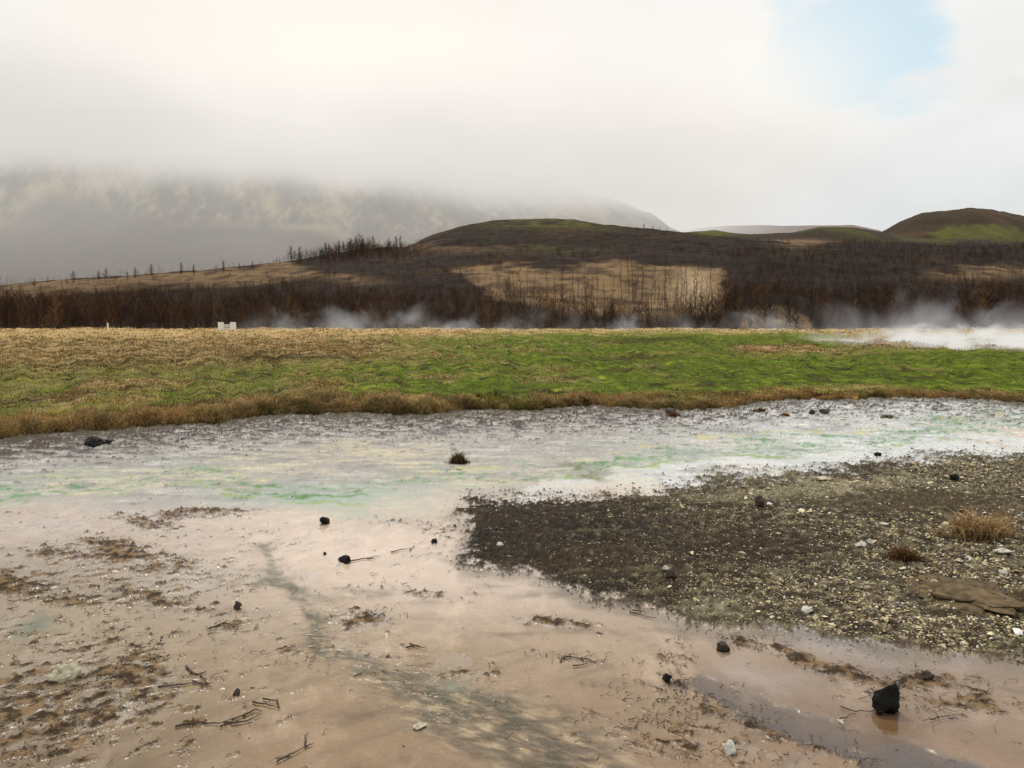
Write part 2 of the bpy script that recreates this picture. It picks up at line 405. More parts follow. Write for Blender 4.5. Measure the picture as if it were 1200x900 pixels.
lk.new(bp.outputs[0], fr.inputs["Normal"]); lk.new(bp.outputs[0], gl.inputs["Normal"])
mx = N(nt, "ShaderNodeMixShader"); lk.new(fr.outputs[0], mx.inputs[0]); lk.new(tr.outputs[0], mx.inputs[1]); lk.new(gl.outputs[0], mx.inputs[2])
lk.new(mx.outputs[0], out.inputs["Surface"])
NRw, NCw = 200, 300
X, Y, U = persp_grid(NRw, NCw, -.95, .95, 1.9, lambda u: bank_y(u) + .2)
P, Q = proj(X, Y, X * 0)
sd = line_d(P, Q, [(390, 745), (470, 790), (560, 835), (650, 890), (740, 960)])
rp_ = .07 + .9 * sstep(70, 10, sd) + .03 * sstep(700, 560, Q)
o = mesh_np("shallow_water", np.stack([X, Y, X * 0 - .001], 1), grid_faces(NRw, NCw), m_w, None, {"ripple": rp_})
tag(o, kind="structure")

# ------------------------------------------------------------------ meadow
MEADOW_FAR = 150.0
def tan_mask(x, y):
    P, Q = proj(x, y, np.full_like(x, .1))
    u = x / y
    w = fbm(x * .35, y * .12, 4, seed=30); f = fbm(x * 1.5, y * .7, 4, seed=31)
    Pw = P + 60 * w; Qw = Q + 5 * w + 2.5 * f
    by = bank_y(u)
    t = sstep(406, 394, Qw + 9 * sstep(450, 620, P)) * 1.1
    t = np.maximum(t, sstep(540, 380, Pw) * (sstep(428, 418, Qw) * .85 + .25))
    t = np.maximum(t, sstep(2.6, .9, (y - by) - 1.4 * w - .8 * f) * sstep(1400, 300, P * .9))
    t = np.maximum(t, sstep(1.6, .3, (y - by) - 1.2 * w - .5 * f))
    t = np.maximum(t, blob(Pw, Q, 905, 412, 60, 5) * 1.4)
    t = np.maximum(t, sstep(960, 1040, Pw) * sstep(416, 408, Q) * .95)
    t = np.maximum(t, blob(Pw, Q, 1120, 464, 140, 4) * 1.0)
    t = np.maximum(t, .6 * sstep(0, .6, w + .4 * f) * sstep(900, 500, P) + .75 * sstep(620, 300, Pw) * sstep(448, 414, Qw) + .35 * sstep(400, 100, Pw))
    t = t + .35 * f * (t > .08)
    return np.clip(t, 0, 1), P, Q, w, f

def hummock(x, y):
    a = np.abs(fbm(x * .42, y * .30, 3, seed=36)); b = np.abs(fbm(x * 1.25, y * .85, 3, seed=37))
    return np.sqrt(np.minimum(a, 1.0)), np.sqrt(np.minimum(b, 1.0))
def meadow_z(x, y):
    u = x / y; by = bank_y(u)
    d = y - by
    h = fbm(x * .16, y * .11, 3, seed=32); A, B = hummock(x, y)
    rise = .07 + .06 * sstep(200, -300, (u * 900)) + .10 * sstep(1, 12, d)
    g = np.clip(y / 26, .6, 2.4) * sstep(0, 1.5, d)
    edge = 1 + .5 * fbm(u * 40, y * 0, 2, seed=38)
    return sstep(-.02, .25, d) * (rise * np.clip(edge, .4, 1.8) + (.10 * h + .15 * A + .07 * B - .1) * g) - .05 * sstep(.1, -.1, d)
def turf(x, y):
    """local colour of the sward, crease shade painted in"""
    T, P, Q, w, f = tan_mask(x, y)
    A, B = hummock(x, y)
    wq = .5 * fbm(x * 2.5, y * 1.2, 3, seed=53)
    k = .75 * fbm(x * .5 + wq, y * .3 + wq, 5, gain=.7, seed=34) + .55 * fbm(x * 2.6, y * 1.5, 4, gain=.65, seed=54); k2 = fbm(x * 3.5, y * 1.6, 3, seed=39)
    C = np.tile(np.array([.095, .130, .010]), (len(x), 1))
    C = mix(C, [.19, .26, .015], sstep(-.05, .9, k + .3 * k2))
    C = mix(C, [.075, .085, .014], sstep(-.1, -.8, k) * .8)
    C = mix(C, [.22, .17, .05], sstep(.15, .8, fbm(x * .5, y * .22, 3, seed=47)) * .7)
    Ct = np.tile(np.array([.36, .25, .115]), (len(x), 1))
    Ct = mix(Ct, [.24, .115, .04], sstep(-.1, .8, k)); Ct = mix(Ct, [.20, .18, .045], sstep(.1, .9, -k + .3 * k2) * .9)
    Ct = mix(Ct, [.50, .35, .155], sstep(405, 390, Q) * .9)
    d = y - bank_y(x / y)
    Ct = mix(Ct, [.46, .28, .10], sstep(3.0, .8, d) * sstep(-.5, .4, k) * .7)
    C = C * (1 - T[:, None]) + Ct * T[:, None]
    C = mix(C, [.33, .36, .035], sstep(.35, 1.0, fbm(x * 2.0, y * 1.1, 4, gain=.65, seed=55)) * (1 - T) * .7)
    C = mix(C, [.24, .125, .045], sstep(.1, .8, fbm(x * .8, y * .45, 5, gain=.65, seed=56)) * T * sstep(397, 404, Q) * .75)
    C = mix(C, [.16, .16, .035], sstep(.1, .7, fbm(x * .7, y * .4, 5, gain=.65, seed=57)) * T * sstep(397, 404, Q) * .8)
    cre = np.clip(.5 * sstep(.35, .08, A) + sstep(.15, .65, fbm(x * 1.3, y * .8, 4, gain=.65, seed=52)), 0, 1) * sstep(396, 404, Q)
    C = mix(C, [.026, .026, .008], cre * .8)  # shade of creases and hollows painted into the turf
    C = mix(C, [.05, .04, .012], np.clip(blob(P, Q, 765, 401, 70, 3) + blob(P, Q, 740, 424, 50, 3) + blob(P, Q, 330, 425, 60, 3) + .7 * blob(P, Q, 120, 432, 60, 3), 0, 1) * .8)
    C = mix(C, [.05, .03, .014], sstep(.45, .9, fbm(x * .6, y * .55, 3, seed=48)) * .7 * sstep(400, 410, Q))
    return C, T, P, Q, k2, d
NRm, NCm = 620, 1300
uu = np.tan(np.linspace(math.atan(-1.0), math.atan(1.0), NCm))
by = bank_y(uu)
t = np.linspace(0, 1, NRm)[:, None]
inv = (1 - t) / (by[None] - .06) + t / MEADOW_FAR
Y = 1 / inv
X = (uu[None] * Y).ravel(); Y = Y.ravel()
Z = meadow_z(X, Y)
C, T, P, Q, k2, d = turf(X, Y)
C = C * np.clip(1 + .35 * k2, .5, 1.6)[:, None]
C = mix(C, [.03, .018, .010], sstep(.22, .02, d))  # dark soil face of the bank with its shadow edge painted in
m_mead = paint_mat("moss_turf", rough=.95, noise_scale=14, noise_amt=.55, bump=.9, bump_scale=22, bump_dist=.05, spec=.1)
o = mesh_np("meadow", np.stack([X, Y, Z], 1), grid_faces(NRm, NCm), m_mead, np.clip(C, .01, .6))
tag(o, kind="structure")

# ------------------------------------------------------------------ grass
def blades(bx, by_, bz, h, wd, lean, col, seg=2):
    """arrays of blades -> verts, faces(tri), colours; bent, tapered"""
    n = len(bx)
    a = rng.random(n) * 2 * np.pi; b = rng.random(n) * 2 * np.pi
    wx, wy = np.cos(a) * wd / 2, np.sin(a) * wd / 2
    lx, ly = np.cos(b) * lean * h, np.sin(b) * lean * h
    base1 = np.stack([bx - wx, by_ - wy, bz], 1); base2 = np.stack([bx + wx, by_ + wy, bz], 1)
    mx_, my_, mz = bx + lx * .35, by_ + ly * .35, bz + h * .6
    mid1 = np.stack([mx_ - wx * .7, my_ - wy * .7, mz], 1); mid2 = np.stack([mx_ + wx * .7, my_ + wy * .7, mz], 1)
    tip = np.stack([bx + lx, by_ + ly, bz + h * (1 - .25 * lean)], 1)
    V = np.stack([base1, base2, mid1, mid2, tip], 1).reshape(-1, 3)
    i = np.arange(n)[:, None] * 5
    F = np.concatenate([i + np.array([0, 1, 3]), i + np.array([0, 3, 2]), i + np.array([2, 3, 4])], 0)
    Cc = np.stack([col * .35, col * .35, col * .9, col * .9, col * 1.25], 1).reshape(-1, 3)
    return V, F, Cc

m_grass = paint_mat("grass_blades", rough=.75, noise_scale=8, noise_amt=.2, spec=.15, translucent=.3)
# dry grass over the tan parts
def scatter(nt_, lo, hi, power=1.0):
    u = rng.uniform(-.85, .85, nt_); by0 = bank_y(u)
    q = rng.random(nt_) ** power
    y = 1 / ((1 - q) / (by0 + lo) + q / hi)
    return u * y, y
Vs, Fs, Cs = [], [], []; off = 0
def push(V, F, C_):
    global off
    Vs.append(V); Fs.append(F + off); Cs.append(C_); off += len(V)
PAL = np.array([[.40, .25, .10], [.30, .16, .06], [.50, .36, .18], [.22, .11, .04], [.36, .27, .11]])
def tufts(x, y, nb, hbase, wpx, spread, jit, lean=(.15, .8)):
    n = len(x)
    X = np.repeat(x, nb) + rng.normal(0, 1, n * nb) * np.repeat(spread, nb)
    Y_ = np.repeat(y, nb) + rng.normal(0, 1, n * nb) * np.repeat(spread, nb) * .8
    b = bank_y(X / Y_)
    Y_ = np.maximum(Y_, b + .04)
    z = meadow_z(X, Y_) - .01
    h = np.repeat(hbase, nb) * rng.uniform(.45, 1.15, n * nb)
    wd = wpx * Y_ / FOC * rng.uniform(.6, 1.3, n * nb)
    base = turf(x, y)[0]
    c = np.repeat(base * rng.uniform(.7, 1.3, n)[:, None], nb, 0) * rng.uniform(1 - jit, 1 + jit, (n * nb, 1)) * rng.normal(1, .06, (n * nb, 3))
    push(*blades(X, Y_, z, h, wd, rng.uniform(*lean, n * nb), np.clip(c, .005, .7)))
# bank edge fringe
u = rng.uniform(-.9, .9, 9500); y = bank_y(u) + np.abs(rng.normal(0, .75, 9500)) * rng.random(9500) + .06; x = u * y
cl_ = np.clip(.75 + .9 * fbm(u * 45, y * .8, 3, seed=49), .15, 2)
k_ = rng.random(len(x)) < .35 + .5 * cl_
x, y, u, cl_ = x[k_], y[k_], u[k_], cl_[k_]
tufts(x, y, 16, .15 * rng.uniform(.5, 1.4, len(x)) * (1 - .5 * sstep(-.1, .4, u)) * cl_, 1.1, np.full(len(x), .06), .4, (.3, 1.3))
x, y = scatter(60000, .3, 140, .85)
T, P, Q, w, f = tan_mask(x, y)
k_ = rng.random(len(x)) < T * .6 * np.clip(.8 + .8 * fbm(x * .5, y * .3, 3, seed=51), .1, 1) + .02
x, y, T = x[k_], y[k_], T[k_]
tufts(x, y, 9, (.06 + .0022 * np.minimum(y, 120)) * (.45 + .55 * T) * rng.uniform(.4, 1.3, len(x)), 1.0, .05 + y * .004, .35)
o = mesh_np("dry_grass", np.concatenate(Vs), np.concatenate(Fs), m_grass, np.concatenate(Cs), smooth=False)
tag(o, "dry tawny grass growing along the bank and across the meadow", "grass", kind="stuff")
Vs, Fs, Cs = [], [], []; off = 0
x, y = scatter(60000, .6, 120, .8)
T, P, Q, w, f = tan_mask(x, y)
k_ = rng.random(len(x)) > T
x, y = x[k_], y[k_]
k_ = rng.random(len(x)) < .55
x, y = x[k_], y[k_]
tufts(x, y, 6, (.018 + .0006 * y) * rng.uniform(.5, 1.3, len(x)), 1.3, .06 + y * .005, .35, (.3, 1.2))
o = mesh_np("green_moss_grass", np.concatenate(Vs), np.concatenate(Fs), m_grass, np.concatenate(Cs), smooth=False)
tag(o, "short bright green moss and grass on the meadow", "moss", kind="stuff")

# ------------------------------------------------------------------ hills
def crest(pts, depth_pts=None):
    """photo skyline -> functions of u: rise per metre of depth"""
    u, e = ray([p[0] for p in pts], [p[1] for p in pts])
    return lambda q: np.interp(q, u, e)
near_e = crest([(-900, 352), (-400, 345), (-100, 337), (0, 334), (80, 327), (160, 322), (240, 316), (300, 310), (345, 305), (380, 298), (430, 291), (475, 289), (505, 276), (540, 265), (580, 258), (640, 256),
                (670, 257), (700, 262), (750, 267), (790, 271), (830, 275), (880, 281), (950, 285), (1020, 284), (1100, 286), (1200, 288), (1400, 285), (1800, 290)])
NY0 = 133.0
def near_yc(u):
    return 300 + 90 * np.exp(-((u - .02) / .22) ** 2) + 30 * sstep(.1, .5, u)
def near_z(u, y, detail=True):
    yc = near_yc(u); s = (y - NY0) / (yc - NY0)
    zc = CAM_H + near_e(u) * yc
    g = np.where(s < 1, .78 * np.clip(s, 0, 1) ** 1.15 + .22 * sstep(0, 1, s), 1 - .9 * sstep(1, 2.0, s))
    x = u * y
    z = .15 + (zc - .15) * g
    if detail:
        edge = sstep(0, .12, s) 
        z = z + edge * (1.6 * fbm(x / 45, y / 45, 4, seed=40) * sstep(1.0, .75, s) + .35 * fbm(x / 9, y / 9, 3, seed=41))
        P, Q = proj(x, y, z * 0 + 8)
        z = z + 2.6 * np.exp(-((P - 912) / 55) ** 2 - ((y - 160) / 16) ** 2)
    return z
def terrain(name, zfun, ulo, uhi, y0, y1, nr, nc, paint, mat, kind="structure"):
    uu = np.linspace(ulo, uhi, nc); t = np.linspace(0, 1, nr)[:, None]
    Y = (y0 + (y1 - y0) * t ** 1.2) * np.ones((1, nc)); U = np.ones((nr, 1)) * uu[None]
    U, Y = U.ravel(), Y.ravel(); X = U * Y
    Z = zfun(U, Y)
    C = paint(X, Y, Z)
    o = mesh_np(name, np.stack([X, Y, Z], 1), grid_faces(nr, nc), mat, np.clip(C, .008, .6))
    tag(o, kind=kind); return o
m_hill = paint_mat("hillside", rough=.95, noise_scale=.5, noise_amt=.55, bump=.8, bump_scale=.8, bump_dist=.5, spec=.1)

def near_masks(x, y, z):
    P, Q = proj(x, y, z)
    w = fbm(x / 30, y / 30, 4, seed=42); f = fbm(x / 7, y / 7, 4, seed=43)
    Pw, Qw = P + 22 * w + 8 * f, Q + 8 * w + 5 * f
    tanm = sstep(-6, 4, poly_sd(Pw, Qw, [(545, 322), (600, 314), (700, 310), (780, 312), (845, 316), (850, 335), (838, 364), (800, 372), (700, 368), (600, 356), (560, 345)]))
    tanm = np.maximum(tanm, sstep(-5, 3, poly_sd(Pw, Qw, [(0, 334), (120, 324), (240, 315), (330, 304), (345, 312), (390, 324), (330, 330), (260, 334), (200, 332), (130, 336), (60, 343), (0, 350), (-300, 354), (-300, 336)])) * .9)
    tanm = np.maximum(tanm, sstep(-4, 3, poly_sd(P, Q, [(866, 386), (872, 366), (900, 359), (925, 361), (948, 374), (952, 386)])))
    tanm = np.maximum(tanm, np.clip(blob(Pw, Qw, 1140, 322, 50, 8) + .8 * blob(Pw, Qw, 1190, 318, 20, 5) + blob(Pw, Qw, 935, 286, 26, 3) + .6 * blob(Pw, Qw, 420, 330, 30, 4) + .5 * blob(Pw, Qw, 540, 292, 60, 4), 0, 1))
    green = np.clip(blob(Pw, Qw, 630, 263, 70, 6) + .75 * blob(Pw, Qw, 675, 268, 40, 6) + .5 * blob(Pw, Qw, 660, 293, 50, 5) + .9 * blob(Pw, Qw, 835, 274, 26, 3) + .6 * blob(Pw, Qw, 945, 297, 30, 3), 0, 1)
    return P, Q, w, f, tanm, green
def near_paint(x, y, z):
    P, Q, w, f, tanm, green = near_masks(x, y, z)
    C = np.tile(np.array([.032, .019, .012]), (len(x), 1))
    C = mix(C, [.075, .042, .022], sstep(-.1, .8, w + .4 * f) * sstep(360, 300, Q))
    C = mix(C, [.05, .043, .018], sstep(.2, .8, -w + .5 * f) * sstep(310, 280, Q) * .8)
    C = mix(C, [.024, .017, .014], sstep(0, .7, f) * .7)
    C = mix(C, [.024, .017, .015], sstep(820, 900, P) * .7)
    C = C * .7 * np.clip(1 + .7 * fbm(x / 2.5, y / 5, 3, seed=82), .3, 2)[:, None]
    C = mix(C, [.21, .135, .068], tanm * (.35 + .65 * sstep(-.6, .5, f + .5 * w)))
    C = mix(C, [.08, .048, .026], tanm * sstep(.0, .8, -f + .4 * fbm(x / 2.5, y / 5, 3, seed=83)) * .75)
    C = mix(C, [.36, .26, .15], blob(P, Q, 812, 335, 24, 26) * tanm)
    C = mix(C, [.10, .098, .02], green * sstep(-.7, .5, f) * .9)
    return C
terrain("hill", lambda u, y: near_z(u, y), -1.5, 1.5, NY0, 620, 420, 1300, near_paint, m_hill)

# low ridge and rounded hill at the right, further back
def bump_terrain(name, pts, y0, yc, y1, ulo, uhi, paint, mat, amp, nr=160, nc=500, base=0.0, wl=60, seed=50):
    ef = crest(pts)
    def zf(u, y):
        s = (y - y0) / (yc - y0); zc = CAM_H + ef(u) * yc
        g = np.where(s < 1, np.sin(np.clip(s, 0, 1) * np.pi / 2) ** .9, 1 - .95 * sstep(yc, y1, y))
        x = u * y
        return base + (zc - base) * g + amp * fbm(x / wl, y / wl, 5, seed=seed) * sstep(0, .3, s) * sstep(1.0, .8, s) + .12 * amp * fbm(x / wl * 6, y / wl * 6, 3, seed=seed + 1)
    return terrain(name, zf, ulo, uhi, y0, y1, nr, nc, paint, mat)
def low_paint(x, y, z):
    P, Q = proj(x, y, z); w = fbm(x / 40, y / 40, 4, seed=44)
    C = np.tile(np.array([.045, .033, .024]), (len(x), 1))
    C = mix(C, [.10, .11, .025], np.clip(blob(P, Q, 835, 273, 40, 4) + sstep(.1, .5, w) * .5, 0, 1) * .8)
    C = mix(C, [.30, .20, .12], blob(P + 20 * w, Q, 930, 284, 40, 3) * .9)
    return C
bump_terrain("hill", [(600, 300), (760, 285), (800, 274), (840, 272), (880, 277), (930, 274), (960, 268), (1000, 268), (1030, 272), (1060, 280), (1200, 284), (1500, 290)], 400, 520, 800, .0, 1.2, low_paint, m_hill, 2.0)
def right_paint(x, y, z):
    P, Q = proj(x, y, z); w = fbm(x / 50, y / 50, 4, seed=45); f = fbm(x / 12, y / 12, 4, seed=46)
    C = np.tile(np.array([.05, .037, .023]), (len(x), 1))
    C = mix(C, [.075, .048, .03], sstep(0, .5, w))
    g = sstep(-3, 4, poly_sd(P + 14 * w, Q + 5 * w + 4 * f, [(1085, 282), (1100, 268), (1130, 262), (1165, 263), (1200, 270), (1200, 284)]))
    C = mix(C, [.11, .115, .03], g * (.55 + .35 * sstep(-.3, .3, f)))
    return C
bump_terrain("hill", [(940, 330), (1010, 290), (1035, 273), (1055, 262), (1080, 253), (1110, 250), (1140, 248), (1175, 250), (1200, 256), (1280, 268), (1400, 290), (1600, 310)], 520, 720, 1000, .3, 1.2, right_paint, m_hill, 3.5)
# pale plateau far behind
m_far = paint_mat("far_slopes", rough=1, noise_scale=.01, noise_amt=.3, spec=0)
bump_terrain("hill", [(600, 290), (780, 280), (815, 268), (850, 265), (890, 264), (920, 265), (1000, 264), (1030, 270), (1080, 290), (1300, 300)], 4300, 4800, 6500, .0, .9,
             lambda x, y, z: np.tile(np.array([.22, .17, .15]), (len(x), 1)), m_far, 6, wl=400)

# mountain that climbs into the cloud
mt_e = crest([(-900, 60), (-300, 90), (0, 130), (200, 120), (400, 150), (520, 185), (620, 212), (690, 228), (735, 238), (762, 248), (785, 266), (810, 276), (900, 300), (1100, 330)])
def mt_z(u, y):
    y0, yc = 1650., 2500.
    s = np.clip((y - y0) / (yc - y0), 0, 1)
    zc = CAM_H + mt_e(u) * yc
    x = u * y
    g = np.where(y < yc, .55 * s + .45 * s ** 2.2, 1 - .6 * sstep(yc, 3600, y))
    r = 1 - np.abs(fbm(x / 420 + .25 * y / 420, y / 900, 5, seed=60)) * 2
    r2 = fbm(x / 130, y / 200, 5, seed=61)
    k = sstep(0, .3, s) * sstep(.35, -.1, u)
    return (zc) * g + k * (26 * (r - .6) * sstep(.15, .5, s) + 12 * r2)
def mt_paint(x, y, z):
    P, Q = proj(x, y, z); w = fbm(x / 260, y / 260, 5, seed=62); f = .7 * fbm(x / 110 + y / 160, y / 300 - x / 500, 6, gain=.6, seed=63) + .35 * fbm(x / 25, y / 50, 4, seed=65)
    C = np.tile(np.array([.085, .062, .045]), (len(x), 1))
    C = mix(C, [.11, .085, .06], sstep(.2, .9, w + .5 * f) * .7)
    up = sstep(14, -14, Q - np.interp(P, [0, 60, 150, 250, 330, 450, 600, 800], [268, 236, 250, 262, 266, 276, 270, 262]) + 16 * w + 10 * f)
    C = mix(C, [.36, .33, .18], up * sstep(-.35, .5, f + .3 * w))
    C = mix(C, [.055, .042, .034], sstep(.15, .6, -f) * up * .8)
    C = mix(C, [.31, .30, .15], np.clip(.4 * blob(P + 30 * w, Q + 20 * f, 8, 250, 36, 22) + blob(P + 20 * w, Q, 360, 266, 30, 4) + .8 * blob(P, Q, 440, 285, 50, 4, 12), 0, 1) * .8)
    return C
m_mt = paint_mat("mountain_slope", rough=1, noise_scale=.012, noise_amt=.35, bump=.5, bump_scale=.03, bump_dist=8, spec=0)
terrain("mountain", mt_z, -1.4, .5, 1650, 3600, 420, 900, mt_paint, m_mt)

# ------------------------------------------------------------------ bare trees and thicket
def ribbon_tree(seed, height=1.0, trunk_w=.018, n_br=26, spread=.22, start=.2, twig=5, w_tw=.006, up=.75):
    """unit-height bare tree; returns (trunk verts, faces), (crown verts, faces)"""
    r = np.random.default_rng(seed)
    tv, tf, cv, cf = [], [], [], []
    # trunk: 5-sided tapered tube along a wandering line
    n = 8; px_, py_ = 0., 0.; line = []
    for i in range(n + 1):
        t = i / n
        line.append((px_, py_, t * height)); px_ += r.normal(0, .010); py_ += r.normal(0, .010)
    line = np.array(line)
    for i, p in enumerate(line):
        rr = trunk_w * (1 - .88 * i / n) * .5
        for k in range(5):
            a = k * 2 * math.pi / 5; tv.append((p[0] + rr * math.cos(a), p[1] + rr * math.sin(a), p[2]))
    for i in range(n):
        for k in range(5):
            a, b = i * 5 + k, i * 5 + (k + 1) % 5; tf.append((a, b, b + 5, a + 5))
    def rib(p, q, w0, w1):
        d = np.array(q) - np.array(p); L = np.linalg.norm(d) + 1e-9; d /= L
        s_ = np.cross(d, r.normal(0, 1, 3)); s_ /= np.linalg.norm(s_) + 1e-9
        s2 = np.cross(d, s_)
        b = len(cv)
        for k in range(3):
            a = k * 2.094; cv.append(tuple(p + (s_ * math.cos(a) + s2 * math.sin(a)) * w0 * .5))
        for k in range(3):
            a = k * 2.094; cv.append(tuple(q + (s_ * math.cos(a) + s2 * math.sin(a)) * w1 * .5))
        for k in range(3):
            k2 = (k + 1) % 3; cf.append((b + k, b + k2, b + 3 + k2, b + 3 + k))
    for i in range(n_br):
        t = start + (1 - start) * (i + r.random()) / n_br * .97
        p = np.array([np.interp(t * height, line[:, 2], line[:, 0]), np.interp(t * height, line[:, 2], line[:, 1]), t * height])
        a = r.random() * 2 * math.pi
        L = spread * height * (1.15 - t) ** .7 * r.uniform(.5, 1.15)
        d = np.array([math.cos(a), math.sin(a), up * r.uniform(.5, 1.5)]); d /= np.linalg.norm(d)
        m_ = p + d * L * .55 + r.normal(0, .01, 3) * height
        q = m_ + (d + np.array([0, 0, .35])) * L * .5
        rib(p, m_, w_tw * 1.6, w_tw); rib(m_, q, w_tw, w_tw * .4)
        for j in range(twig):
            tt = r.uniform(.2, 1); b0 = p + (m_ - p) * tt * 1.0 if tt < .6 else m_ + (q - m_) * (tt - .6) * 2.2
            d2 = d + r.normal(0, .6, 3); d2[2] = abs(d2[2]) * .8 + .25; d2 /= np.linalg.norm(d2)
            rib(b0, b0 + d2 * L * r.uniform(.25, .6), w_tw * .7, w_tw * .25)
    return (np.array(tv), np.array(tf)), (np.array(cv), np.array(cf))

def simple_bark(name, col, amt=.35):
    return flat_mat(name, col, rough=.9, noise_scale=3, amt=amt, bump=.2, bump_scale=10)
m_bark = simple_bark("dark_bark", (.055, .040, .032)); m_twig = simple_bark("bare_twigs", (.060, .038, .028))
m_bark2 = simple_bark("grey_bark", (.13, .10, .08)); m_twig2 = simple_bark("tawny_twigs", (.16, .09, .045))

variants = []
for i in range(7):
    tall = i < 4
    t_, c_ = ribbon_tree(100 + i, 1.0, trunk_w=.015 if tall else .02, n_br=22 if tall else 44, spread=.12 if tall else .36, start=.25 if tall else .03, twig=4 if tall else 5, w_tw=.0050 if tall else .014, up=.9 if tall else 1.1)
    def mk(nm, vf, mat):
        me = bpy.data.meshes.new(nm); me.from_pydata([tuple(v) for v in vf[0]], [], [tuple(int(k) for k in q) for q in vf[1]]); me.materials.append(mat); return me
    variants.append((mk("trunk", t_, m_bark), mk("crown", c_, m_twig), mk("trunk", t_, m_bark2), mk("crown", c_, m_twig2), c_, t_))

def hit_near(px, py):
    u, e = ray(px, py)
    ys = np.linspace(NY0, float(near_yc(u)) + 5, 500); us = np.full(500, float(u))
    zz = near_z(us, ys); ee = (zz - CAM_H) / ys
    i = np.argmax(ee >= e) if (ee >= e).any() else int(np.argmax(ee))
    return float(us[i] * ys[i]), float(ys[i]), float(zz[i])

def tree(name, x, y, z, h, var, tone, label, cat, group):
    r = bpy.data.objects.new(name, None); COL.objects.link(r); r.empty_display_size = .3
    r.location = (x, y, z - .1); r.scale = (h, h, h); r.rotation_euler = (0, 0, random.random() * 6.28)
    tag(r, label, cat, group)
    v = variants[var]
    for nm, me in (("trunk", v[2 * tone]), ("crown", v[2 * tone + 1])):
        c = bpy.data.objects.new(nm, me); COL.objects.link(c); c.parent = r
def trees_at(spec, label, cat, group, name="bare_tree"):
    for px, py, hpx, var, tone in spec:
        x, y, z = hit_near(px, py); tree(name, x, y, z, hpx / FOC * y, var, tone, label, cat, group)

R_ = random.Random(3)
trees_at([(px, np.interp(px, [330, 380, 430, 475], [305, 298, 292, 290]) + R_.uniform(0, 5), R_.uniform(4, 17) * (1 if px > 340 else .7), R_.choice([4, 5, 6, 1]), 0) for px in
          [345.5, 350, 355, 360.5, 365, 370.5, 375, 379, 383.5, 388, 392, 396.5, 401, 405, 409, 413, 417, 422, 426, 431, 435, 440, 445, 450, 455, 461, 324, 341, 347, 352, 358, 363, 368, 372, 377, 381, 386, 390, 394, 398, 403, 407, 411, 415, 419, 424, 428, 433, 437, 442, 447, 452, 458, 464, 469]],
         "small dark bare tree in the row along the ridge left of the domed hill", "tree", "bare trees lining the ridge top")
trees_at([(px, R_.uniform(346, 384), R_.uniform(30, 60), R_.choice([0, 1, 2, 3]), R_.choice([0, 0, 1])) for px in [552 + i * 3.9 + R_.uniform(-2, 2) for i in range(76)]],
         "thin bare tree with straight trunk in front of the tan clearing", "tree", "thin bare trees before the tan clearing")
trees_at([(px, R_.uniform(378, 386), R_.uniform(20, 44), R_.choice([2, 4, 5, 6]), R_.choice([0, 0, 1])) for px in [866, 873, 880, 889, 895, 903, 910, 917, 926, 934, 941, 949]],
         "bare sapling in front of the small tan mound at the wood's edge", "sapling", "saplings before the tan mound", "bare_sapling")
trees_at([(838, 318, 36, 0, 1)], "tawny twiggy tree standing at the right end of the tan clearing", "tree", None)
trees_at([(862, 322, 40, 1, 1)], "tawny twiggy tree just beyond the clearing's right end, inside the dark wood", "tree", None)
trees_at([(755, 268, 6, 5, 0), (765, 269, 5, 4, 0), (773, 270, 4, 6, 0), (782, 271, 4, 5, 0)], "tiny bare tree on the skyline where the domed hill slopes down toward the plateau", "tree", "tiny trees on the right shoulder of the domed hill")
trees_at([(-2, 345, 26, 4, 0), (8, 343, 22, 0, 0)], "dark bare tree against the mountain at the far left end of the ridge", "tree", "dark trees at the far left end of the ridge")
trees_at([(px, np.interp(px, [0, 160, 240, 300], [336, 324, 318, 311]) + R_.uniform(1, 4), R_.uniform(7, 15), R_.choice([4, 5, 6]), 0) for px in [40, 78, 86, 116, 124, 150, 158, 178, 212, 227, 262, 281, 296]],
         "small bare tree on the crest of the tan left ridge", "tree", "small trees on the tan left ridge")
trees_at([(px, R_.uniform(383, 387), R_.uniform(16, 40), R_.choice([0, 1, 4, 5, 6]), R_.choice([0, 0, 0, 1])) for px in [R_.uniform(-60, 1260) for i in range(120)] if not 540 < px < 960],
         "bare shrub at the foot of the dark birch wood behind the meadow", "shrub", "bare shrubs at the foot of the wood", "bare_shrub")
trees_at([(px, R_.uniform(382, 387), R_.uniform(14, 30), R_.choice([4, 5, 6]), 0) for px in (688, 694, 700, 708, 716, 722, 560, 585, 612, 640, 760, 802, 830)],
         "low dark bush at the meadow edge below the tan clearing", "bush", "low bushes below the tan clearing", "bare_bush")

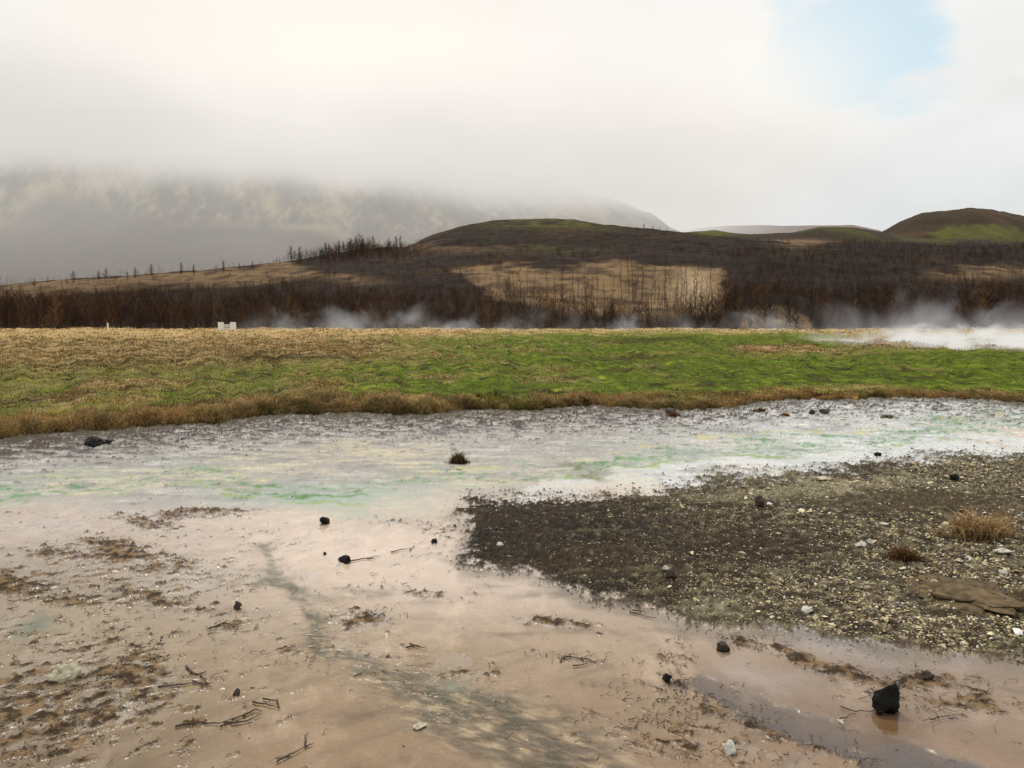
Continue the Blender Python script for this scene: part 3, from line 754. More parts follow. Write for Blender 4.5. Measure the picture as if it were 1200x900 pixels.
# thicket mass
def thicket(n, seed):
    r = np.random.default_rng(seed)
    V, F, Cc = [], [], []; off_ = 0
    u = r.uniform(-.95, .95, n); q = r.random(n)
    y = NY0 + (near_yc(u) + 6 - NY0) * q ** 1.05
    z = near_z(u, y); x = u * y
    P, Q, w, f, tanm, green = near_masks(x, y, z)
    dens = np.clip(.30 + .45 * w + .35 * f + .5 * sstep(315, 368, Q + 22 * w) + .75 * sstep(830, 880, P) + .35 * blob(P, Q, 450, 340, 160, 30), .03, 1)
    dens = dens * (1 - .97 * np.clip(tanm * 1.1, 0, 1)) * (1 - green)
    dens = dens * (1 - .15 * blob(P, Q, 620, 275, 150, 22)) * (1 - .8 * blob(P, Q, 60, 345, 60, 8))
    dens = np.where(tanm > .5, np.maximum(dens, .09), dens)
    rdg = blob(P, Q, 385, 301, 50, 6) + blob(P, Q, 435, 296, 45, 6)
    dens = np.clip(dens + 1.2 * rdg * (1 - .5 * tanm), 0, 1)
    k = r.random(n) < dens
    x, y, z, P, Q = x[k], y[k], z[k], P[k], Q[k]
    h = (1.0 + 3.4 * sstep(335, 378, Q) * r.random(len(x)) ** 1.4 + 1.2 * r.random(len(x))) * np.clip(1 + .6 * fbm(x / 14, y / 14, 3, seed=81), .4, 1.6) * np.where(P > 840, 1.1, 1) * (1 - .35 * sstep(300, 272, Q))
    h = h * (1 + 1.3 * rdg[k])
    tw = r.choice([0, 1, 4, 5, 6], len(x), p=[.05, .05, .34, .30, .26])
    for vi in (0, 1, 4, 5, 6):
        # reduced branch mesh for the mass
        t_, c_ = ribbon_tree(300 + vi, 1.0, n_br=13, spread=.20 if vi < 4 else .55, start=.12 if vi < 4 else .0, twig=6, w_tw=.0075, up=1.0)
        tv = np.concatenate([t_[0] * [.6, .6, .8], c_[0]]); tf = np.concatenate([t_[1], c_[1] + len(t_[0])])
        sel = tw == vi; m = sel.sum()
        if m == 0: continue
        a = r.random(m) * 6.28; ca, sa = np.cos(a), np.sin(a); hh = h[sel]
        vx = (tv[None, :, 0] * ca[:, None] - tv[None, :, 1] * sa[:, None]) * hh[:, None] + x[sel][:, None]
        vy = (tv[None, :, 0] * sa[:, None] + tv[None, :, 1] * ca[:, None]) * hh[:, None] + y[sel][:, None]
        vz = tv[None, :, 2] * hh[:, None] + z[sel][:, None] - .1
        V.append(np.stack([vx, vy, vz], 2).reshape(-1, 3))
        F.append((tf[None] + (np.arange(m) * len(tv))[:, None, None]).reshape(-1, 4) + off_)
        pal = np.array([[.055, .030, .017], [.10, .052, .024], [.034, .021, .015], [.17, .09, .042], [.042, .026, .020]])
        cc = pal[r.choice(5, m, p=[.3, .22, .25, .1, .13])] * r.uniform(.7, 1.3, m)[:, None]
        Cc.append(np.repeat(cc, len(tv), 0)); off_ += m * len(tv)
    o = mesh_np("birch_thicket", np.concatenate(V), np.concatenate(F), m_thick, np.concatenate(Cc), smooth=False)
    tag(o, "dark mass of leafless birch scrub covering the hillside behind the meadow", "wood", kind="stuff")
m_thick = paint_mat("thicket_twigs", rough=.95, noise_scale=.4, noise_amt=.25, spec=.05)
thicket(25000, 5)

# ------------------------------------------------------------------ loose matter on the mud: chips, clods, roots
def scatter_px(n, poly=None, blobs=None, dens=None):
    P = rng.uniform(-250, 1450, n); Q = 470 + (1000 - 470) * rng.random(n) ** .85
    return P, Q

def lumps(x, y, z, size, flat, col, r, nm, mat):
    base = np.array([[1, 0, 0], [.3, .95, 0], [-.8, .6, 0], [-.85, -.55, 0], [.35, -.9, 0], [.1, .05, 1], [-.05, 0, -1]], float)
    tf = np.array([[0, 1, 5], [1, 2, 5], [2, 3, 5], [3, 4, 5], [4, 0, 5], [1, 0, 6], [2, 1, 6], [3, 2, 6], [4, 3, 6], [0, 4, 6]])
    n = len(x)
    b = base[None] * r.uniform(.55, 1.35, (n, 7, 1)) + r.normal(0, .12, (n, 7, 3))
    b[:, :, 2] *= flat[:, None]
    b[:, :, 1] *= r.uniform(.45, 1, n)[:, None]
    a = r.random(n) * 6.28; t = r.normal(0, .35, n)
    ca, sa, ct, st_ = np.cos(a), np.sin(a), np.cos(t), np.sin(t)
    bx = b[:, :, 0] * ct[:, None] - b[:, :, 2] * st_[:, None]; bz = b[:, :, 0] * st_[:, None] + b[:, :, 2] * ct[:, None]
    vx = (bx * ca[:, None] - b[:, :, 1] * sa[:, None]) * size[:, None] + x[:, None]
    vy = (bx * sa[:, None] + b[:, :, 1] * ca[:, None]) * size[:, None] + y[:, None]
    vz = bz * size[:, None] + z[:, None]
    V = np.stack([vx, vy, vz], 2).reshape(-1, 3); F = (tf[None] + (np.arange(n) * 7)[:, None, None]).reshape(-1, 3)
    return mesh_np(nm, V, F, mat, np.repeat(col, 7, 0), smooth=False)
m_chip = paint_mat("stone_chips", rough=.6, noise_scale=70, noise_amt=.35, spec=.35)

n = 330000
P = rng.uniform(480, 1500, n); Q = rng.uniform(528, 800, n)
sdv = poly_sd(P, Q, ISLAND)
x, y = ground(P, Q)
cn = fbm(x * 2.2, y * 4.4, 4, gain=.6, seed=28); cf_ = fbm(x * 6, y * 6, 3, seed=71)
bare = np.clip(1.5 * blob(P, Q, 1090, 592, 170, 13) + 1.1 * blob(P, Q, 1170, 715, 55, 20) + .9 * blob(P, Q, 900, 640, 130, 22) + .5 * blob(P, Q, 620, 640, 120, 50) + blob(P, Q, 1000, 556, 60, 6), 0, 1)
dens = sstep(-2, 16, sdv) * np.clip(.04 + .52 * sstep(600, 980, P) + .60 * cn + .45 * cf_, .025, 1) * (1 - .92 * bare)
keep = rng.random(n) < dens * .62
P, Q, x, y = P[keep], Q[keep], x[keep], y[keep]
n = len(x)
z = mud(x, y)[0]
size = (.0035 + .010 * rng.random(n) ** 3 + .022 * (rng.random(n) < .025) * rng.random(n)) * (.75 + .35 * sstep(700, 1050, P))
size = size * np.clip(y / 5.5, .9, 1.6)
lightness = sstep(600, 1050, P) * .55 + .25
pal = np.array([[.56, .46, .25], [.66, .58, .38], [.34, .24, .11], [.10, .08, .06], [.75, .74, .70], [.20, .15, .09], [.06, .05, .045]])
pr_l = np.array([.30, .20, .18, .09, .05, .12, .06]); pr_d = np.array([.06, .04, .15, .27, .02, .2, .26])
uu_ = rng.random(n); cum = np.cumsum(pr_d[None] * (1 - lightness[:, None]) + pr_l[None] * lightness[:, None], 1)
idx = (uu_[:, None] > cum).sum(1).clip(0, 6)
col = pal[idx] * rng.uniform(.75, 1.15, n)[:, None]
o = lumps(x, y, z + size * rng.uniform(-.15, .2, n), size, rng.uniform(.2, .6, n), col, rng, "gravel", m_chip)
tag(o, "pale yellow and dark stone chips strewn over the dirt bank", "gravel", kind="stuff")

# clods in debris areas and below the bank
n = 150000
P = rng.uniform(-250, 1400, n); Q = 476 + 480 * rng.random(n) ** .9
D = np.zeros(n)
for cx, cy, rx, ry, rot, s_ in DEBRIS: D = np.maximum(D, s_ * blob(P, Q, cx, cy, rx, ry, rot))
tl = np.interp(P, [p[0] for p in BANK_PX], [p[1] for p in BANK_PX])
nb = sstep(34, 4, Q - tl) * (Q > tl + 1)
x, y = ground(P, Q); cn = fbm(x * 3, y * 3, 3, seed=72)
isd = poly_sd(P, Q, ISLAND)
edge = np.exp(-(isd / 9) ** 2) * .5
keep = rng.random(n) < np.clip(D * .5 * sstep(-.1, .6, cn) * sstep(.3, .6, D) + nb * .24 * sstep(-.2, .4, cn) + edge * .5 + .0005, 0, 1)
P, Q, x, y, D, nb = P[keep], Q[keep], x[keep], y[keep], D[keep], nb[keep]; n = len(x)
z = mud(x, y)[0]
size = (.004 + .007 * rng.random(n) ** 2) * np.clip(y / 4.2, .8, 2.2)
pal = np.array([[.045, .030, .02], [.10, .065, .035], [.17, .115, .06], [.03, .022, .018]])
col = pal[rng.choice(4, n, p=[.35, .3, .15, .2])]
o = lumps(x, y, z + size * .1, size, rng.uniform(.35, .8, n), col, rng, "mud_crumbs", paint_mat("clod_soil", rough=.5, noise_scale=120, noise_amt=.4, spec=.5))
tag(o, "small dark brown crumbs of mud and peat scattered on the flats", "mud", kind="stuff")

def root_tubes(items, nm, mat, parent=None):
    """items: list of (polyline (k,3), radius) -> one mesh of 4-sided tapered tubes"""
    V, F = [], []
    for pts, r0 in items:
        b = len(V); k = len(pts); pts = np.asarray(pts, float)
        for i in range(k):
            d = pts[min(i + 1, k - 1)] - pts[max(i - 1, 0)]; d /= np.linalg.norm(d) + 1e-9
            s_ = np.cross(d, [0, 0, 1.]); s_ /= np.linalg.norm(s_) + 1e-6; t_ = np.cross(s_, d)
            rr = r0 * (1 - .75 * i / (k - 1))
            for q in range(5):
                a = q * 2 * math.pi / 5
                V.append(pts[i] + (s_ * math.cos(a) + t_ * math.sin(a)) * rr)
        for i in range(k - 1):
            for q in range(5):
                q2 = (q + 1) % 5; F.append((b + i * 5 + q, b + i * 5 + q2, b + (i + 1) * 5 + q2, b + (i + 1) * 5 + q))
        F.append((b + 3, b + 2, b + 1, b)); F.append((b + 4, b + 3, b, b))if False else None
    F = [f_ for f_ in F if f_ is not None]
    return mesh_np(nm, np.array(V), np.array(F), mat, parent=parent)
m_root = flat_mat("wet_root", (.060, .038, .024), rough=.5, noise_scale=60, amt=.6)
items = []
R2 = np.random.default_rng(11)
DB = [d for d in DEBRIS if d[5] > .35 and d[1] > 595]
wts = np.array([d[2] * d[3] * d[5] for d in DB]) ** .6; wts /= wts.sum()
for i in range(1500):
    cx, cy, rx, ry, rot, s_ = DB[R2.choice(len(DB), p=wts)]
    a, b = R2.normal(0, .6), R2.normal(0, .6); c_, s2 = math.cos(math.radians(rot)), math.sin(math.radians(rot))
    P_ = cx + a * rx * c_ - b * ry * s2; Q_ = cy + a * rx * s2 + b * ry * c_
    x, y = ground(P_, Q_)
    L = R2.uniform(.015, .07) * (1 + (R2.random() < .08)); k = 6
    ang = R2.normal(-.1 if P_ < 700 else .5, .8); pts = []
    zz = mud(np.array([x]), np.array([y]))[0][0]
    X_, Y_ = x, y
    for j in range(k):
        pts.append((X_, Y_, max(zz, 0) + R2.uniform(-.001, .007) + (.010 * math.sin(j / (k - 1) * math.pi) * R2.random())))
        ang += R2.normal(0, .3); X_ += math.cos(ang) * L / k; Y_ += math.sin(ang) * L / k * 1.2
    items.append((pts, R2.uniform(.0008, .0022)))
o = root_tubes(items, "plant_debris", m_root)
tag(o, "tangled brown rootlets and stalks washed onto the mud", "debris", kind="stuff")

# ------------------------------------------------------------------ single stones, tufts, twigs
import bmesh
def rock(name, px, py, w, d, h, mat, seed, label, cat, sink=.15, rotz=0, group=None, facets=5, sub=4, rough_n=.22, z0=None):
    bm = bmesh.new(); bmesh.ops.create_icosphere(bm, subdivisions=sub, radius=1)
    rr = random.Random(seed)
    planes = []
    for i in range(facets):
        v = Vector((rr.gauss(0, 1), rr.gauss(0, 1), rr.gauss(.25, .8))).normalized(); planes.append((v, rr.uniform(.55, .82)))
    off_ = Vector((seed * 3.1, seed * 1.7, 0))
    for v in bm.verts:
        c = v.co.normalized()
        r = 1 + rough_n * mnoise.noise(c * 1.3 + off_) * 1.4 + rough_n * .45 * mnoise.noise(c * 4 + off_) + rough_n * .2 * mnoise.noise(c * 10 + off_)
        p = c * r
        for nrm, dist in planes:
            t = p.dot(nrm) - dist
            if t > 0: p -= nrm * t * .85
        v.co = Vector((p.x * w / 2, p.y * d / 2, p.z * h / 2))
    me = bpy.data.meshes.new(name); bm.to_mesh(me); bm.free(); me.materials.append(mat)
    for p in me.polygons: p.use_smooth = True
    o = bpy.data.objects.new(name, me); COL.objects.link(o)
    x, y = ground(px, py)
    zb = (max(mud_z(px, py), -.003) if z0 is None else z0)
    o.location = (x, y + d * .3, zb + h * (.5 - sink)); o.rotation_euler = (0, 0, rotz)
    tag(o, label, cat, group); return o
def W(px, py):                                     # metres per photo pixel at a ground point
    return math.hypot(*ground(px, py)) / FOC * 1.0
m_black = flat_mat("black_lava", (.006, .0055, .005), rough=.7, noise_scale=25, amt=.6, bump=.9, bump_scale=40, dist=.006)
m_brown = flat_mat("brown_stone", (.045, .033, .024), rough=.6, noise_scale=30, amt=.5, bump=.9, bump_scale=50)
m_white = flat_mat("white_stone", (.52, .50, .44), rough=.6, noise_scale=20, amt=.25, bump=.6, bump_scale=50)
m_pale = flat_mat("pale_sinter", (.46, .42, .30), rough=.65, noise_scale=16, amt=.5, bump=.8, bump_scale=40)
m_tan = flat_mat("crust_slab", (.12, .083, .042), rough=.9, noise_scale=14, amt=.75, bump=.8, bump_scale=30)

s_ = W(1043, 833)
# black rock: broad body with a taller hump at its right
bm = bmesh.new()
r0 = rock("black_rock", 1042, 834, 29 * s_, 24 * s_, 34 * s_, m_black, 3, "glossy black lava rock standing in the puddle with its reflection below", "rock", sink=.2, facets=4, sub=5, rough_n=.42, z0=0)
for v in r0.data.vertices:
    t = v.co.x / (14 * s_)
    if v.co.z > 0: v.co.z *= 1 + .22 * t + (.0 if t > -.1 else -.12)
    v.co.x += .12 * v.co.z * (1 if v.co.z > 0 else 0)
bm.free()
SMALL = [
    ("dark_stone", 380, 614, 11, 8, 9, m_black, "small black stone on the bare pink silt, upper one of the two"),
    ("dark_stone", 404, 659, 16, 10, 9, m_black, "black stone on the wet silt with a brown stalk trailing to its right"),
    ("dark_stone", 848, 762, 13, 10, 12, m_brown, "round brown stone standing in the wet silt below the gravel bank"),
    ("dark_stone", 787, 684, 15, 10, 10, m_brown, "dark stone with a pale cap on the left part of the gravel bank"),
    ("dark_stone", 891, 598, 14, 10, 12, m_brown, "brown upright stone on the upper gravel bank left of its middle"),
    ("dark_stone", 1120, 567, 11, 8, 7, m_black, "dark flat stone above the brown strip on the gravel bank's far side"),
    ("dark_stone", 1030, 535, 7, 5, 5, m_black, "tiny black stone on the white sinter close to the gravel bank's upper rim"),
    ("dark_stone", 967, 486, 11, 8, 7, m_brown, "brown clod on the sinter flat just under the grassy bank"),
    ("dark_stone", 952, 486, 8, 6, 5, m_brown, "smaller clod beside the brown one under the grassy bank"),
    ("dark_stone", 108, 524, 20, 12, 10, m_black, "black clod lying at the grass edge above the green algae streak"),
    ("dark_stone", 125, 523, 10, 8, 5, m_brown, "flat brown clod touching the big black one by the grass edge"),
    ("dark_stone", 278, 713, 8, 7, 9, m_brown, "brown wedge-shaped clod at the end of the left debris patch"),
    ("dark_stone", 277, 814, 9, 6, 6, m_brown, "small brown cube-like clod between the two driftwood twigs"),
    ("dark_stone", 782, 798, 10, 8, 7, m_black, "black pebble at the foot of the rust-brown debris spit"),
    ("dark_stone", 1088, 798, 12, 8, 9, m_brown, "dark clod on pink mud up and right of the black rock"),
    ("dark_stone", 380, 650, 4, 3, 3, m_black, "tiny dark pebble on the silt near the lower black stone"),
    ("dark_stone", 508, 636, 7, 5, 5, m_black, "small black pebble on silt left of the gravel bank's tip"),
    ("dark_stone", 787, 487, 16, 8, 7, m_brown, "low brown grassy clod below the middle of the bank"),
    ("white_stone", 857, 884, 16, 10, 15, m_white, "bright white angular stone on brown mud at the bottom edge"),
    ("pale_rock", 77, 800, 30, 18, 14, m_pale, "pale yellowish crusted rock half sunk in the brown mud on the left"),
    ("pale_rock", 492, 853, 20, 9, 4, m_pale, "flat cream stone sliver beside the rippling stream"),
    ("white_stone", 948, 722, 15, 9, 6, m_white, "white stone near the lower rim of the gravel bank"),
    ("white_stone", 1178, 655, 15, 10, 7, m_white, "white stone on the gravel just below the large tawny grass tuft"),
    ("white_stone", 1178, 678, 9, 7, 6, m_white, "small round white stone below the grass tuft, above the brown slab"),
    ("white_stone", 1010, 646, 12, 8, 5, m_white, "white stone left of the small rusty tuft on the gravel"),
    ("white_stone", 1019, 642, 9, 6, 5, m_white, "white pebble touching the white stone left of the small rusty tuft"),
    ("white_stone", 781, 674, 9, 6, 5, m_white, "white pebble touching the dark stone on the gravel bank's left part"),
    ("white_stone", 586, 645, 8, 6, 4, m_white, "white pebble near the dark left tip of the gravel bank"),
    ("white_stone", 1097, 692, 9, 7, 6, m_white, "white pebble at the left rim of the small pool on the gravel"),
    ("white_stone", 986, 847, 7, 5, 4, m_white, "white pebble in the wet channel left of the black rock"),
    ("pale_rock", 963, 566, 22, 10, 4, m_pale, "pale flat stone at the boundary of white sinter and gravel"),
]
for i, (nm, px, py, w, d, h, mt, lb) in enumerate(SMALL):
    s_ = W(px, py)
    rock(nm, px, py, w * s_, d * s_ * 1.3, h * s_ * 1.15, mt, 20 + i, lb, "stone", rotz=random.uniform(-.8, .8), sub=4, facets=6, rough_n=.55)
# the broad crust slab in the gravel
s_ = W(1140, 715)
slab = rock("crust_slab", 1145, 714, 84 * s_, 95 * s_, 12 * s_, m_tan, 77, "thin brown crust slab lying in the gravel with a dark undercut edge", "slab", sink=.38, facets=0, sub=5, rough_n=.6)
for v in slab.data.vertices:
    v.co.z = min(v.co.z, 3.2 * s_ + v.co.x * .02)

def tuft(name, px, py, wpx, hpx, pal, label, nb, seed, lean=(.2, 1.2), squash=.6):
    global rng
    s_ = W(px, py); r = np.random.default_rng(seed); x, y = ground(px, py); z = mud_z(px, py)
    sp = wpx * s_ * .24
    bx = x + r.normal(0, sp, nb); by2 = y + r.normal(0, sp * squash, nb)
    old = rng; rng = r
    fall = np.exp(-((bx - x) / (wpx * s_ * .38)) ** 2)
    col = pal[r.integers(0, len(pal), nb)] * r.uniform(.6, 1.25, nb)[:, None]
    V, F, C_ = blades(bx, by2, np.full(nb, z - .004), hpx * s_ * r.uniform(.35, 1.1, nb) * (.35 + .65 * fall), r.uniform(.7, 1.4, nb) * s_ * .9, r.uniform(*lean, nb), col)
    rng = old
    V = V - np.array([x, y, z])
    o = mesh_np(name, V, F, m_grass, C_, smooth=False); o.location = (x, y, z)
    tag(o, label, "grass tuft")
RUST = np.array([[.34, .17, .06], [.24, .11, .035], [.45, .27, .12], [.16, .07, .025]])
DK = np.array([[.10, .065, .03], [.20, .13, .06], [.06, .04, .02]])
tuft("grass_tuft", 1146, 633, 66, 32, np.array([[.52, .36, .17], [.40, .22, .09], [.60, .46, .26], [.24, .12, .045]]), "large tawny grass tuft on the gravel at the right side", 1000, 1, (.3, 1.5))
tuft("grass_tuft", 1172, 628, 36, 38, RUST * 1.3, "few tall thin dry stalks rising behind the large tawny tuft", 60, 2, (.1, .5))
tuft("grass_tuft", 1058, 660, 34, 16, RUST * .6, "small rusty brown grass tuft left of and below the large tawny one", 600, 3, (.3, 1.3))
tuft("grass_tuft", 537, 543, 22, 17, DK, "lone dark spiky tuft in the middle of the grey sinter flat", 420, 4, (.1, .8))
tuft("grass_tuft", 1041, 490, 20, 6, np.array([[.2, .2, .12], [.28, .26, .16]]), "low grey-green tuft on the sinter below the right bank", 200, 5)
tuft("grass_tuft", 920, 488, 12, 6, RUST * .9, "low tawny tuft left of the brown clods below the bank", 160, 6)
tuft("grass_tuft", 891, 484, 18, 6, RUST * .7, "low rust-brown tuft at the foot of the bank where it bends", 160, 7)
tuft("grass_tuft", 790, 489, 18, 7, RUST * .6, "dark rusty tuft growing on the clod below the middle bank", 200, 8)

m_twig_ = flat_mat("grey_driftwood", (.075, .052, .038), rough=.65, noise_scale=50, amt=.6)
def twig(paths, rad, label, mat=m_twig_, name="twig", lift=1.0):
    items = []
    x0, y0 = ground(*paths[0][0])
    for pth in paths:
        pts = []
        k = len(pth)
        fine = []
        for j in range((k - 1) * 4 + 1):
            t = j / 4; i = min(int(t), k - 2); f_ = t - i
            fine.append((pth[i][0] + (pth[i + 1][0] - pth[i][0]) * f_, pth[i][1] + (pth[i + 1][1] - pth[i][1]) * f_))
        for j, (px, py) in enumerate(fine):
            x, y = ground(px, py); zz = max(mud_z(px, py), 0) + rad * W(px, py) * .6 + random.uniform(0, .003) * lift
            pts.append((x - x0 + random.gauss(0, .0012), y - y0 + random.gauss(0, .003), zz))
        items.append((pts, rad * .6 * W(*pth[0])))
    o = root_tubes(items, name, mat); o.location = (x0, y0, 0)
    tag(o, label, "twig"); return o
twig([[(325, 893), (345, 884), (358, 876)], [(358, 876), (368, 872)], [(358, 876), (357, 864), (362, 860)]], 2.0, "forked pale brown twig on tan mud at the bottom edge")
twig([[(205, 853), (228, 849), (258, 848), (285, 840)], [(285, 840), (300, 833), (308, 836)], [(262, 850), (290, 846), (306, 838)], [(272, 845), (292, 836)], [(227, 849), (226, 843)], [(258, 853), (280, 847)]], 2.2, "long frayed brown stick with a bushy right end lying on silt")
twig([[(185, 806), (215, 803), (240, 800)], [(225, 800), (243, 803), (250, 806)], [(222, 788), (240, 796), (244, 804)], [(232, 793), (242, 788)], [(218, 782), (226, 790)]], 2.0, "spiky dark branching twig on the silt beside the left debris")
twig([[(296, 824), (312, 827), (328, 831)], [(308, 820), (326, 824)], [(325, 822), (328, 832)]], 2.2, "short chunky wood splinter right of the left debris")
twig([[(985, 829), (1003, 835), (1020, 834), (1034, 833)], [(984, 845), (994, 840), (1003, 836)]], 1.4, "thin dark forked twig touching the left side of the black rock", m_root)
twig([[(408, 659), (430, 655), (446, 652)], [(430, 655), (440, 656)]], 1.6, "brown stalk beside the lower black stone", m_root)
twig([[(458, 648), (470, 645), (482, 643)], [(480, 646), (486, 640)]], 1.4, "fine dark stalk on pale silt left of the gravel bank", m_root)
twig([[(657, 776), (663, 770), (690, 775), (710, 778)], [(672, 781), (690, 778)]], 1.6, "rusty curved stalk in the middle of the pink silt", m_root)
twig([[(738, 718), (752, 722), (770, 726)], [(742, 716), (760, 719)]], 1.5, "thin dark stalk pair below the gravel bank's lower rim", m_root)
twig([[(475, 760), (488, 758), (500, 761)], [(480, 756), (492, 760)]], 2.0, "short dark stalk lying above the rippling stream", m_root)
twig([[(1090, 845), (1100, 842), (1120, 838)], [(1100, 842), (1096, 836)]], 1.4, "thin twig lying on pink mud right of the black rock", m_root)
twig([[(245, 737), (262, 734), (280, 735)], [(262, 734), (266, 728)]], 1.8, "small brown forked twig below the wedge-shaped clod", m_root)

# ------------------------------------------------------------------ white barrier and post at the far side of the meadow
m_paint = flat_mat("weathered_white_paint", (.78, .77, .72), rough=.6, noise_scale=3, amt=.12, bump=.2)
def box(name, sx, sy, sz, loc, mat, parent=None, bev=.01):
    bm = bmesh.new(); bmesh.ops.create_cube(bm, size=1)
    for v in bm.verts: v.co = Vector((v.co.x * sx, v.co.y * sy, v.co.z * sz))
    bmesh.ops.bevel(bm, geom=bm.edges[:], offset=bev, segments=2, affect='EDGES')
    me = bpy.data.meshes.new(name); bm.to_mesh(me); bm.free(); me.materials.append(mat)
    o = bpy.data.objects.new(name, me); COL.objects.link(o); o.location = loc
    if parent: o.parent = parent
    return o
yb = 98.0
def at_y(px, y): return float(ray(px, 388)[0]) * y
x0 = at_y(266.5, yb)
gt = bpy.data.objects.new("white_barrier", None); COL.objects.link(gt); gt.location = (x0, yb, .2)
tag(gt, "low white wooden barrier of two broad posts and rails at the meadow's far edge", "barrier")
for sx in (-.78, .72): box("post", .62, .35, 1.25, (sx, 0, .62), m_paint, gt)
for zz in (.45, .68, .9): box("rail", .84, .06, .15, (-.05, 0, zz), m_paint, gt)
p = box("marker_post", .14, .14, 1.2, (at_y(126.5, 100), 100, .75), m_paint)
tag(p, "thin pale marker post at the meadow's far edge left of the barrier", "post")

# ------------------------------------------------------------------ steam and cloud
def volume_box(name, lo, hi, mat):
    lo, hi = np.array(lo, float), np.array(hi, float)
    V = np.array([[a, b, c] for a in (lo[0], hi[0]) for b in (lo[1], hi[1]) for c in (lo[2], hi[2])])
    F = np.array([[0, 1, 3, 2], [4, 6, 7, 5], [0, 4, 5, 1], [2, 3, 7, 6], [0, 2, 6, 4], [1, 5, 7, 3]])
    return mesh_np(name, V, F, mat, smooth=False)
def vol_mat(name, build, step=1.0):
    m, nt, nd, lk = new_mat(name)
    out = N(nt, "ShaderNodeOutputMaterial"); geo = N(nt, "ShaderNodeNewGeometry")
    sep = N(nt, "ShaderNodeSeparateXYZ"); lk.new(geo.outputs["Position"], sep.inputs[0])
    dens, colr = build(nt, lk, geo.outputs["Position"], sep.outputs)
    ab = N(nt, "ShaderNodeVolumeAbsorption", Color=(0, 0, 0, 1)); lk.new(dens, ab.inputs["Density"])
    em = N(nt, "ShaderNodeEmission"); lk.new(dens, em.inputs["Strength"])  # vapour glows by itself in place of scattered skylight
    if isinstance(colr, tuple): em.inputs["Color"].default_value = (*colr, 1)
    else: lk.new(colr, em.inputs["Color"])
    ad = N(nt, "ShaderNodeAddShader"); lk.new(ab.outputs[0], ad.inputs[0]); lk.new(em.outputs[0], ad.inputs[1])
    lk.new(ad.outputs[0], out.inputs["Volume"])
    m.cycles.volume_step_rate = step
    return m
def noise3(nt, lk, vec, scale, detail, rough=.55, sx=(1, 1, 1), dist=0.0):
    mp = N(nt, "ShaderNodeMapping"); mp.inputs["Scale"].default_value = sx; lk.new(vec, mp.inputs[0])
    n = N(nt, "ShaderNodeTexNoise", Scale=scale, Detail=float(detail), Roughness=rough, Distortion=dist); lk.new(mp.outputs[0], n.inputs["Vector"])
    return n.outputs["Fac"]
def smap(nt, v, a, b, c=0.0, d=1.0):
    n = nt.nodes.new("ShaderNodeMapRange"); n.interpolation_type = 'SMOOTHSTEP'
    for k, q in (("From Min", a), ("From Max", b), ("To Min", c), ("To Max", d)): n.inputs[k].default_value = q
    nt.links.new(v, n.inputs["Value"]); return n.outputs[0]

def fog_build(nt, lk, pos, s):
    n = noise3(nt, lk, pos, .0016, 4, .6, (1, 1, 2.2))
    zz = M(nt, "MULTIPLY_ADD", M(nt, "SUBTRACT", n, .5), 240.0, s[2])
    # cloud base tilts: lower to the right
    zz = M(nt, "MULTIPLY_ADD", s[0], .035, M(nt, 'ADD', zz, 35.0))
    body = smap(nt, zz, 325, 440, 0, .0065)
    top = M(nt, 'MULTIPLY', smap(nt, s[2], 720, 360, 0, 1), smap(nt, s[0], 850, 350, 0, 1))
    haze = smap(nt, zz, -150, 380, .00085, .0009)
    d = M(nt, "MULTIPLY", M(nt, "ADD", body, haze), top)
    cr = N(nt, "ShaderNodeMix", data_type='RGBA')
    cr.inputs[6].default_value = (.73, .70, .66, 1); cr.inputs[7].default_value = (1.02, .98, .91, 1)
    f = smap(nt, M(nt, 'MULTIPLY_ADD', M(nt, 'SUBTRACT', noise3(nt, lk, pos, .0011, 4, .6, (1, 1, 2.0)), .5), 520.0, M(nt, "ADD", s[2], M(nt, "MULTIPLY", s[0], .08))), 270, 620, 0, 1)
    lk.new(f, cr.inputs[0])
    return d, cr.outputs[2]
m_fog = vol_mat("cloud_vapour", fog_build, 1.0)
fog = volume_box("low_cloud", (-4200, 1500, -20), (1100, 3500, 820), m_fog)
tag(fog, kind="structure")

def steam_build(thr, dmax, ztop, z0, scale, colr, edges, sx=(1, 1, 1.2)):
    def b(nt, lk, pos, s):
        n = noise3(nt, lk, pos, scale, 5, .62, sx, .6)
        hz = smap(nt, s[2], z0, ztop, 0, 1)
        th = M(nt, "MULTIPLY_ADD", hz, .30, thr)
        d = M(nt, "SUBTRACT", n, th); d = M(nt, "MAXIMUM", d, 0.0)
        d = M(nt, "MULTIPLY", d, dmax)
        (x0, x1, f1), (y0, y1, f2) = edges
        for (a, c, f), ax in (((x0, x1, f1), 0), ((y0, y1, f2), 1)):
            d = M(nt, "MULTIPLY", d, smap(nt, s[ax], a, a + f, 0, 1)); d = M(nt, "MULTIPLY", d, smap(nt, s[ax], c, c - f, 0, 1))
        d = M(nt, "MULTIPLY", d, smap(nt, s[2], ztop, ztop * .6, 0, 1))
        return d, colr
    return b
# bright steam over the hot pool on the right
def X_(px, y): return float(ray(px, 400)[0]) * y
sm = vol_mat("pool_steam", steam_build(.43, 4.5, 2.3, .2, .40, (.82, .80, .75), ((18.8, 46, 8), (36, 58, 4)), (1, 1, 1.8)))
o = volume_box("steam", (16, 35, .05), (46, 58, 3.0), sm); tag(o, "dense white steam over the hot pool in the right meadow", "steam", kind="stuff")
# grey drifting steam behind, right
sm = vol_mat("drift_steam", steam_build(.49, .60, 11.0, 0, .11, (.40, .39, .39), ((34, 110, 16), (95, 128, 8)), (1, 1, .8)))
o = volume_box("steam", (30, 94, .1), (112, 129, 12), sm); tag(o, "thin grey steam drifting before the wood on the right", "steam", kind="stuff")
